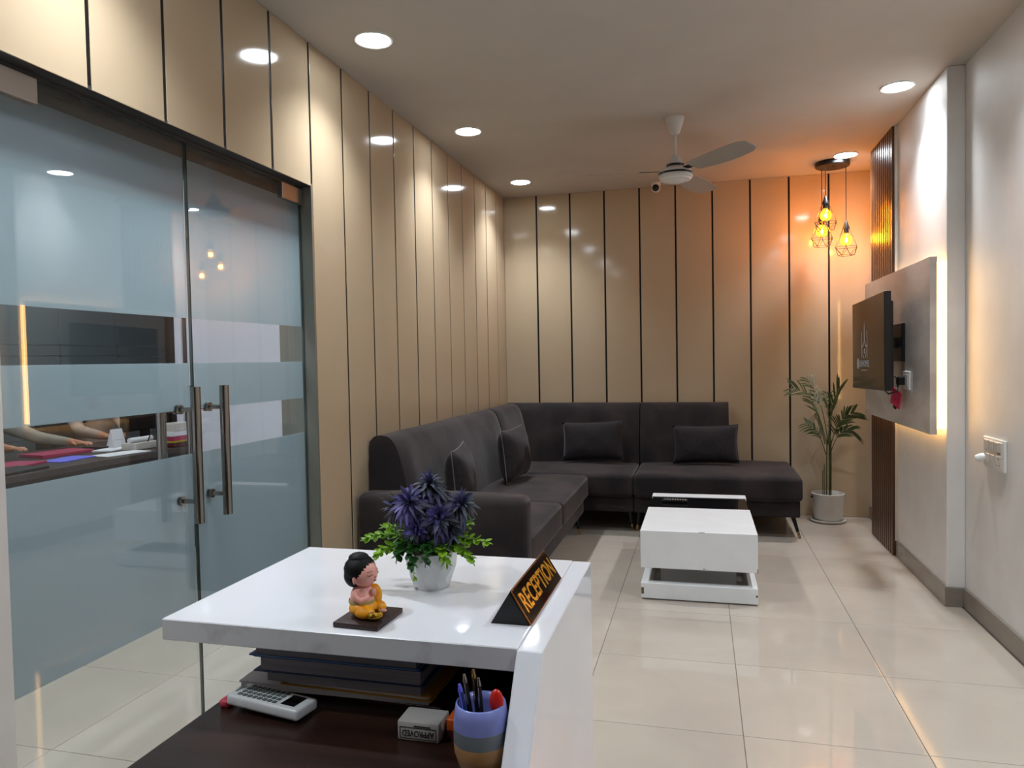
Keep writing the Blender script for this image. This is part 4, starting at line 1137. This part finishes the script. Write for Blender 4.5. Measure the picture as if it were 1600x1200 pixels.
frond([(0, .0, .64), (-.03, .03, .85), (-.08, .04, 1.0), (-.145, .03, 1.11)], 8, .11, .005, .25, .45)
frond([(.01, 0, .64), (.02, -.01, .82), (.045, -.02, .95), (.085, -.03, 1.045)], 6, .13, .007, .05, .35, .45)
frond([(.018, -.005, .58), (.055, -.03, .72), (.105, -.05, .81), (.175, -.07, .855)], 15, .125, .0060, .30, .25)
frond([(.02, 0, .54), (.055, -.05, .65), (.10, -.08, .715), (.155, -.10, .72)], 11, .11, .0055, .40, .35)
frond([(-.012, 0, .52), (-.05, -.02, .64), (-.09, -.02, .71), (-.158, -.03, .765)], 9, .11, .005, .40, .35)
frond([(0, -.01, .60), (.005, -.04, .75), (-.005, -.06, .86), (-.03, -.08, .95)], 6, .11, .0055, .30, .45)
frond([(.01, .01, .55), (.03, .03, .72), (.035, .05, .88), (.02, .07, 1.0)], 6, .10, .005, .30, .45)
frond([(-.02, 0, .6), (-.055, -.03, .78), (-.085, -.06, .86), (-.095, -.08, .80)], 5, .12, .006, .55, .5)
# ================================================================== THE OFFICE BEYOND THE GLASS
CX = -5.10
cbn = thing('wall_cabinet', 'dark grey wall of flat cabinet doors in the office', 'cabinet', (-5.27, 4.0, 0))
boxo('carcass', (OX+.001, CX-.022, 1.2, 6.10, .001, 2.4), MT['cab_wood'], cbn)
for i in range(8):
    y0 = 6.09-.61*(i+1); y1 = y0+.604
    for z0, z1 in ((.08, .74), (.745, 1.40), (1.408, 1.49), (1.496, 2.39)):
        dd = boxo('cabinet_door', (CX-.021, CX, y0, y1, z0, z1), MT['cab'], cbn, bevel=.0015)
    for z in (1.404, 1.493): boxo('edge_profile', (CX-.02, CX+.002, y0+.01, y1-.01, z-.0025, z+.0025), MT['cabedge'], cbn)
boxo('wood_upright', (OX+.001, CX+.03, 6.105, 6.25, .001, 2.4), MT['cab_wood'], cbn)
od = thing('office_desk', 'long dark wooden office desk behind the glass doors', 'desk', (-3.8, 3.9, 0))
boxo('desk_top', (-4.28, -3.375, 2.35, 4.315, .725, .760), MT['odesk'], od, bevel=.002)
boxo('desk_return', (-4.28, -3.56, 4.316, 5.35, .725, .760), MT['odesk'], od, bevel=.002)
boxo('front_panel', (-3.43, -3.405, 2.44, 4.30, .05, .7245), MT['cab_wood'], od)
for y in (2.40, 5.25): boxo('leg_panel', (-4.24, -3.60, y, y+.03, .001, .7245), MT['cab_wood'], od)
OD = .7604
def sheet(name, label, cat, c, w, l, h, rot, mat, pages=None, group=None, z=None):
    z = OD if z is None else z
    M = Matrix.Translation((c[0], c[1], z)) @ Matrix.Rotation(math.radians(rot), 4, 'Z')
    bm = bmn(); box(bm, -w/2, w/2, -l/2, l/2, 0, h, bevel=min(.0015, h*.3), M=M)
    o = obj(name, bm, mat); tag(o, label, cat, group); return o
sheet('paper_sheet', 'violet blue paper pad on the office desk', 'paper', (-3.64, 3.50), .16, .26, .006, 6, MT['violet_paper'])
sheet('folder', 'magenta folder lying flat on the office desk', 'folder', (-3.93, 3.70), .22, .34, .018, -8, MT['magenta'])
sheet('folder', 'dark red folder beside the resting hand', 'folder', (-3.72, 3.22), .20, .26, .012, 14, MT['magenta'])
sheet('laptop_folder', 'slim black folder behind the magenta folder', 'folder', (-3.88, 4.02), .14, .22, .022, 4, MT['plastic_black'])
sheet('paper_sheet', 'white paper sheets near the front edge of the office desk', 'paper', (-3.52, 3.78), .16, .30, .004, -12, MT['paper'])
sheet('paper_sheet', 'white open notebook before the black folder', 'paper', (-3.74, 3.93), .13, .20, .010, 10, MT['paper'])
sheet('folder', 'black folder at the near end of the office desk', 'folder', (-3.52, 3.02), .20, .30, .014, 5, MT['plastic_black'])
tbx = thing('tissue_box', 'white and grey box with a white roll on the office desk', 'box', (-3.60, 4.04, OD))
boxo('carton', (-3.66, -3.55, 3.93, 4.15, OD, OD+.045), MT['plastic_grey'], tbx, bevel=.003)
bm = bmn(); tube(bm, [(-3.605, 3.94, OD+.062), (-3.605, 4.14, OD+.062)], .017, n=16); obj('paper_roll', bm, MT['paper'], tbx, smooth=40)
bm = bmn(); tube(bm, [(-3.56, 4.05, OD+.04), (-3.55, 4.07, OD+.10), (-3.555, 4.08, OD+.125)], .004, n=8)
tag(obj('pen', bm, MT['plastic_black'], smooth=True), 'black pen standing against the roll box in the office', 'pen')
tc_ = thing('tent_calendar', 'grey and white tent calendar standing on the office desk', 'calendar', (-3.79, 4.03, OD))
bm = bmn(); prism(bm, [(-3.83, OD), (-3.75, OD), (-3.79, OD+.13)], 'y', 3.98, 4.08); obj('card', bm, MT['paper'], tc_)
boxo('picture', (-3.7745, -3.768, 3.99, 4.07, OD+.03, OD+.06), MT['key'], tc_)
mn = thing('monitor', 'black computer monitor seen from behind on the office desk', 'monitor', (-3.86, 4.38, OD))
boxo('shell', (-3.90, -3.865, 4.18, 4.62, OD+.09, OD+.37), MT['tv_black'], mn, bevel=.006, seg=2)
boxo('stand_neck', (-3.895, -3.872, 4.36, 4.44, OD+.012, OD+.12), MT['tv_black'], mn); boxo('stand_foot', (-3.99, -3.80, 4.27, 4.53, OD, OD+.012), MT['tv_black'], mn, bevel=.003)
for i, (m_, h, lab) in enumerate(((MT['maroon'], .03, 'maroon file at the bottom of the office file stack'), (MT['yellow'], .012, 'yellow file in the office file stack'), (MT['magenta'], .03, 'magenta file in the office file stack'), (MT['paper'], .035, 'white paper bundle in the office file stack'), (MT['plastic_grey'], .05, 'grey box file on top of the office file stack'))):
    zz_ = OD+sum((.03, .012, .03, .035, .05)[:i])
    sheet('office_file', lab, 'file', (-3.458, 4.20), .12, .19, h-.0005, (-2, 3, 1, -3, 2)[i], m_, z=zz_+.0002*i)

def skin_mesh(V, E, R, root=0, sub=1):
    me = bpy.data.meshes.new('skin'); me.from_pydata([tuple(v) for v in V], E, [])
    o = bpy.data.objects.new('skin', me); C.objects.link(o)
    md = o.modifiers.new('s', 'SKIN'); md.use_smooth_shade = True
    sv = me.skin_vertices[0].data
    for i, r in enumerate(R): sv[i].radius = (r, r); sv[i].use_root = (i == root)
    sb_ = o.modifiers.new('ss', 'SUBSURF'); sb_.levels = sub; sb_.render_levels = sub
    dg = bpy.context.evaluated_depsgraph_get()
    out = bpy.data.meshes.new_from_object(o.evaluated_get(dg))
    bpy.data.objects.remove(o); bpy.data.meshes.remove(me); out.materials.clear()
    return out

def person(label, base, yaw, handL, handR, shirt):
    """seated adult; base = hip centre on the floor plan, yaw 0 looks to +x. hands given in world coordinates."""
    M = Matrix.Translation((base[0], base[1], 0)) @ Matrix.Rotation(yaw, 4, 'Z'); Mi = M.inverted()
    p = thing('person', label, 'person', (base[0], base[1], 0), yaw)
    V, E, R, K = [], [], [], []
    def add(co, r, k, par=None):
        V.append(Vector(co)); R.append(r); K.append(k)
        if par is not None: E.append((par, len(V)-1))
        return len(V)-1
    hip = add((0, 0, .53), .125, 0)
    wa = add((.01, 0, .68), .120, 0, hip); ch = add((.03, 0, .88), .135, 0, wa); sh = add((.035, 0, 1.00), .095, 0, ch)
    nk = add((.045, 0, 1.065), .050, 2, sh); jaw = add((.065, 0, 1.115), .060, 2, nk); hd = add((.065, 0, 1.185), .080, 2, jaw); tp = add((.060, 0, 1.245), .060, 2, hd)
    for s, hw in ((1, handL), (-1, handR)):
        h = Mi @ Vector(hw)
        sd = add((.03, s*.165, .965), .060, 0, sh)
        S = V[sd]; d = h-S; L1, L2 = .29, .25; dist = min(d.length, L1+L2-.02)
        d.normalize(); a = (L1*L1-L2*L2+dist*dist)/(2*dist); hh = math.sqrt(max(.0004, L1*L1-a*a))
        out = (Vector((-.2, s*.9, -.6)) - d*d.dot(Vector((-.2, s*.9, -.6)))).normalized()
        el = S+d*a+out*hh; wr = S+d*dist
        e = add(el, .046, 0, sd); m_ = add((el+wr)*.5, .040, 0, e); w = add(wr-(wr-el).normalized()*.02, .032, 0, m_); w2 = add(wr, .026, 2, w)
        fd_ = (wr-el); fd_.z = 0; fd_.normalize(); sd2 = Vector((-fd_.y, fd_.x, 0))
        pm_ = add(wr+fd_*.05+Vector((0, 0, -.006)), .026, 2, w2)
        for q in range(4):
            off = (q-1.5)*.019; ln = (.068, .080, .074, .058)[q]
            b0 = add(wr+fd_*.075+sd2*off+Vector((0, 0, -.006)), .0095, 2, pm_)
            b1 = add(V[b0]+fd_*ln*.5+Vector((0, 0, .004)), .0088, 2, b0); add(V[b1]+fd_*ln*.45+Vector((0, 0, -.016)), .0075, 2, b1)
        b0 = add(wr+fd_*.03+sd2*s*-.032+Vector((0, 0, -.006)), .011, 2, w2); add(V[b0]+fd_*.04+sd2*s*-.014+Vector((0, 0, -.006)), .0085, 2, b0)
        kn0 = add((.06, s*.10, .52), .085, 1, hip); kn = add((.40, s*.12, .50), .065, 1, kn0); an = add((.38, s*.12, .10), .045, 1, kn); add((.36, s*.12, .05), .040, 3, an); ft = add((.50, s*.125, .035), .032, 3, an)
    me = skin_mesh(V, E, R, 0, 1)
    for m_ in (shirt, MT['trouser'], MT['skin'], MT['plastic_black']): me.materials.append(m_)
    segs = [(V[a], V[b_], K[b_]) for a, b_ in E]
    for f in me.polygons:
        c = Vector(f.center); best = None
        for a, b_, k in segs:
            ab = b_-a; t = max(0, min(1, (c-a).dot(ab)/max(1e-9, ab.dot(ab)))); dd_ = (c-(a+ab*t)).length
            if best is None or dd_ < best[0]: best = (dd_, k)
        f.material_index = best[1]; f.use_smooth = True
    b = finish('body', me, [], p, True, True)
    bm = bmn(); ell(bm, (.045, 0, 1.215), (.100, .088, .095), 20, 12, fn=lambda d: 1.0 if d.z > -.2 or d.x < 0 else .7)
    obj('hair', bm, MT['hair'], b, local=True, smooth=True)
    bm = bmn(); ell(bm, (.142, 0, 1.15), (.016, .013, .020), 10, 8); obj('nose', bm, MT['skin'], b, local=True, smooth=True)
    bm = bmn()
    for s in (-1, 1): ell(bm, (.125, s*.032, 1.178), (.012, .013, .008), 10, 6)
    obj('eyes', bm, MT['plastic_white'], b, local=True, smooth=True)
    bm = bmn()
    for s in (-1, 1): ell(bm, (.055, s*.088, 1.165), (.018, .010, .030), 10, 6)
    obj('ears', bm, MT['skin'], b, local=True, smooth=True)
    bm = bmn(); ell(bm, (.128, 0, 1.105), (.008, .024, .007), 10, 6); obj('mouth', bm, MT['lip'], b, local=True, smooth=True)
    return p
def office_chair(x, y, label):
    t = thing('office_chair', label, 'chair', (x, y, 0), 0, 'office chairs')
    bm = bmn(); softbox(bm, x-.23, x+.23, y-.23, y+.23, .375, .425, r=.02); obj('seat', bm, MT['chair_black'], t, smooth=True)
    bm = bmn(); softbox(bm, x-.29, x-.24, y-.22, y+.22, .48, .98, r=.022); obj('backrest', bm, MT['chair_black'], t, smooth=True)
    boxo('back_bar', (x-.27, x-.235, y-.03, y+.03, .375, .55), MT['plastic_black'], t)
    bm = bmn(); tube(bm, [(x, y, .06), (x, y, .38)], .025, n=12); obj('column', bm, MT['steel'], t, smooth=40)
    for i in range(5):
        a = i*2*math.pi/5; bm = bmn(); tube(bm, [(x, y, .085), (x+.27*math.cos(a), y+.27*math.sin(a), .06)], [.02, .014], n=8); l = obj('base_arm', bm, MT['plastic_black'], t, smooth=40)
        bm = bmn(); tube(bm, [(x+.27*math.cos(a)-.012, y+.27*math.sin(a), .027), (x+.27*math.cos(a)+.012, y+.27*math.sin(a), .027)], .026, n=12); obj('castor', bm, MT['plastic_black'], l, smooth=40)
office_chair(-4.60, 3.62, 'black office chair under the person resting a hand on the folders')
office_chair(-4.60, 4.62, 'black office chair under the person in the dusty mauve shirt')
person('seated person in a grey long-sleeved shirt, one hand resting on folders', (-4.57, 3.62), 0.0, (-4.12, 4.00, .800), (-3.92, 3.42, .800), MT['shirt'])
person('seated person in a dusty mauve shirt with hands together on the desk', (-4.57, 4.62), -.25, (-4.10, 4.42, .805), (-4.08, 4.24, .805), MT['shirt2'])
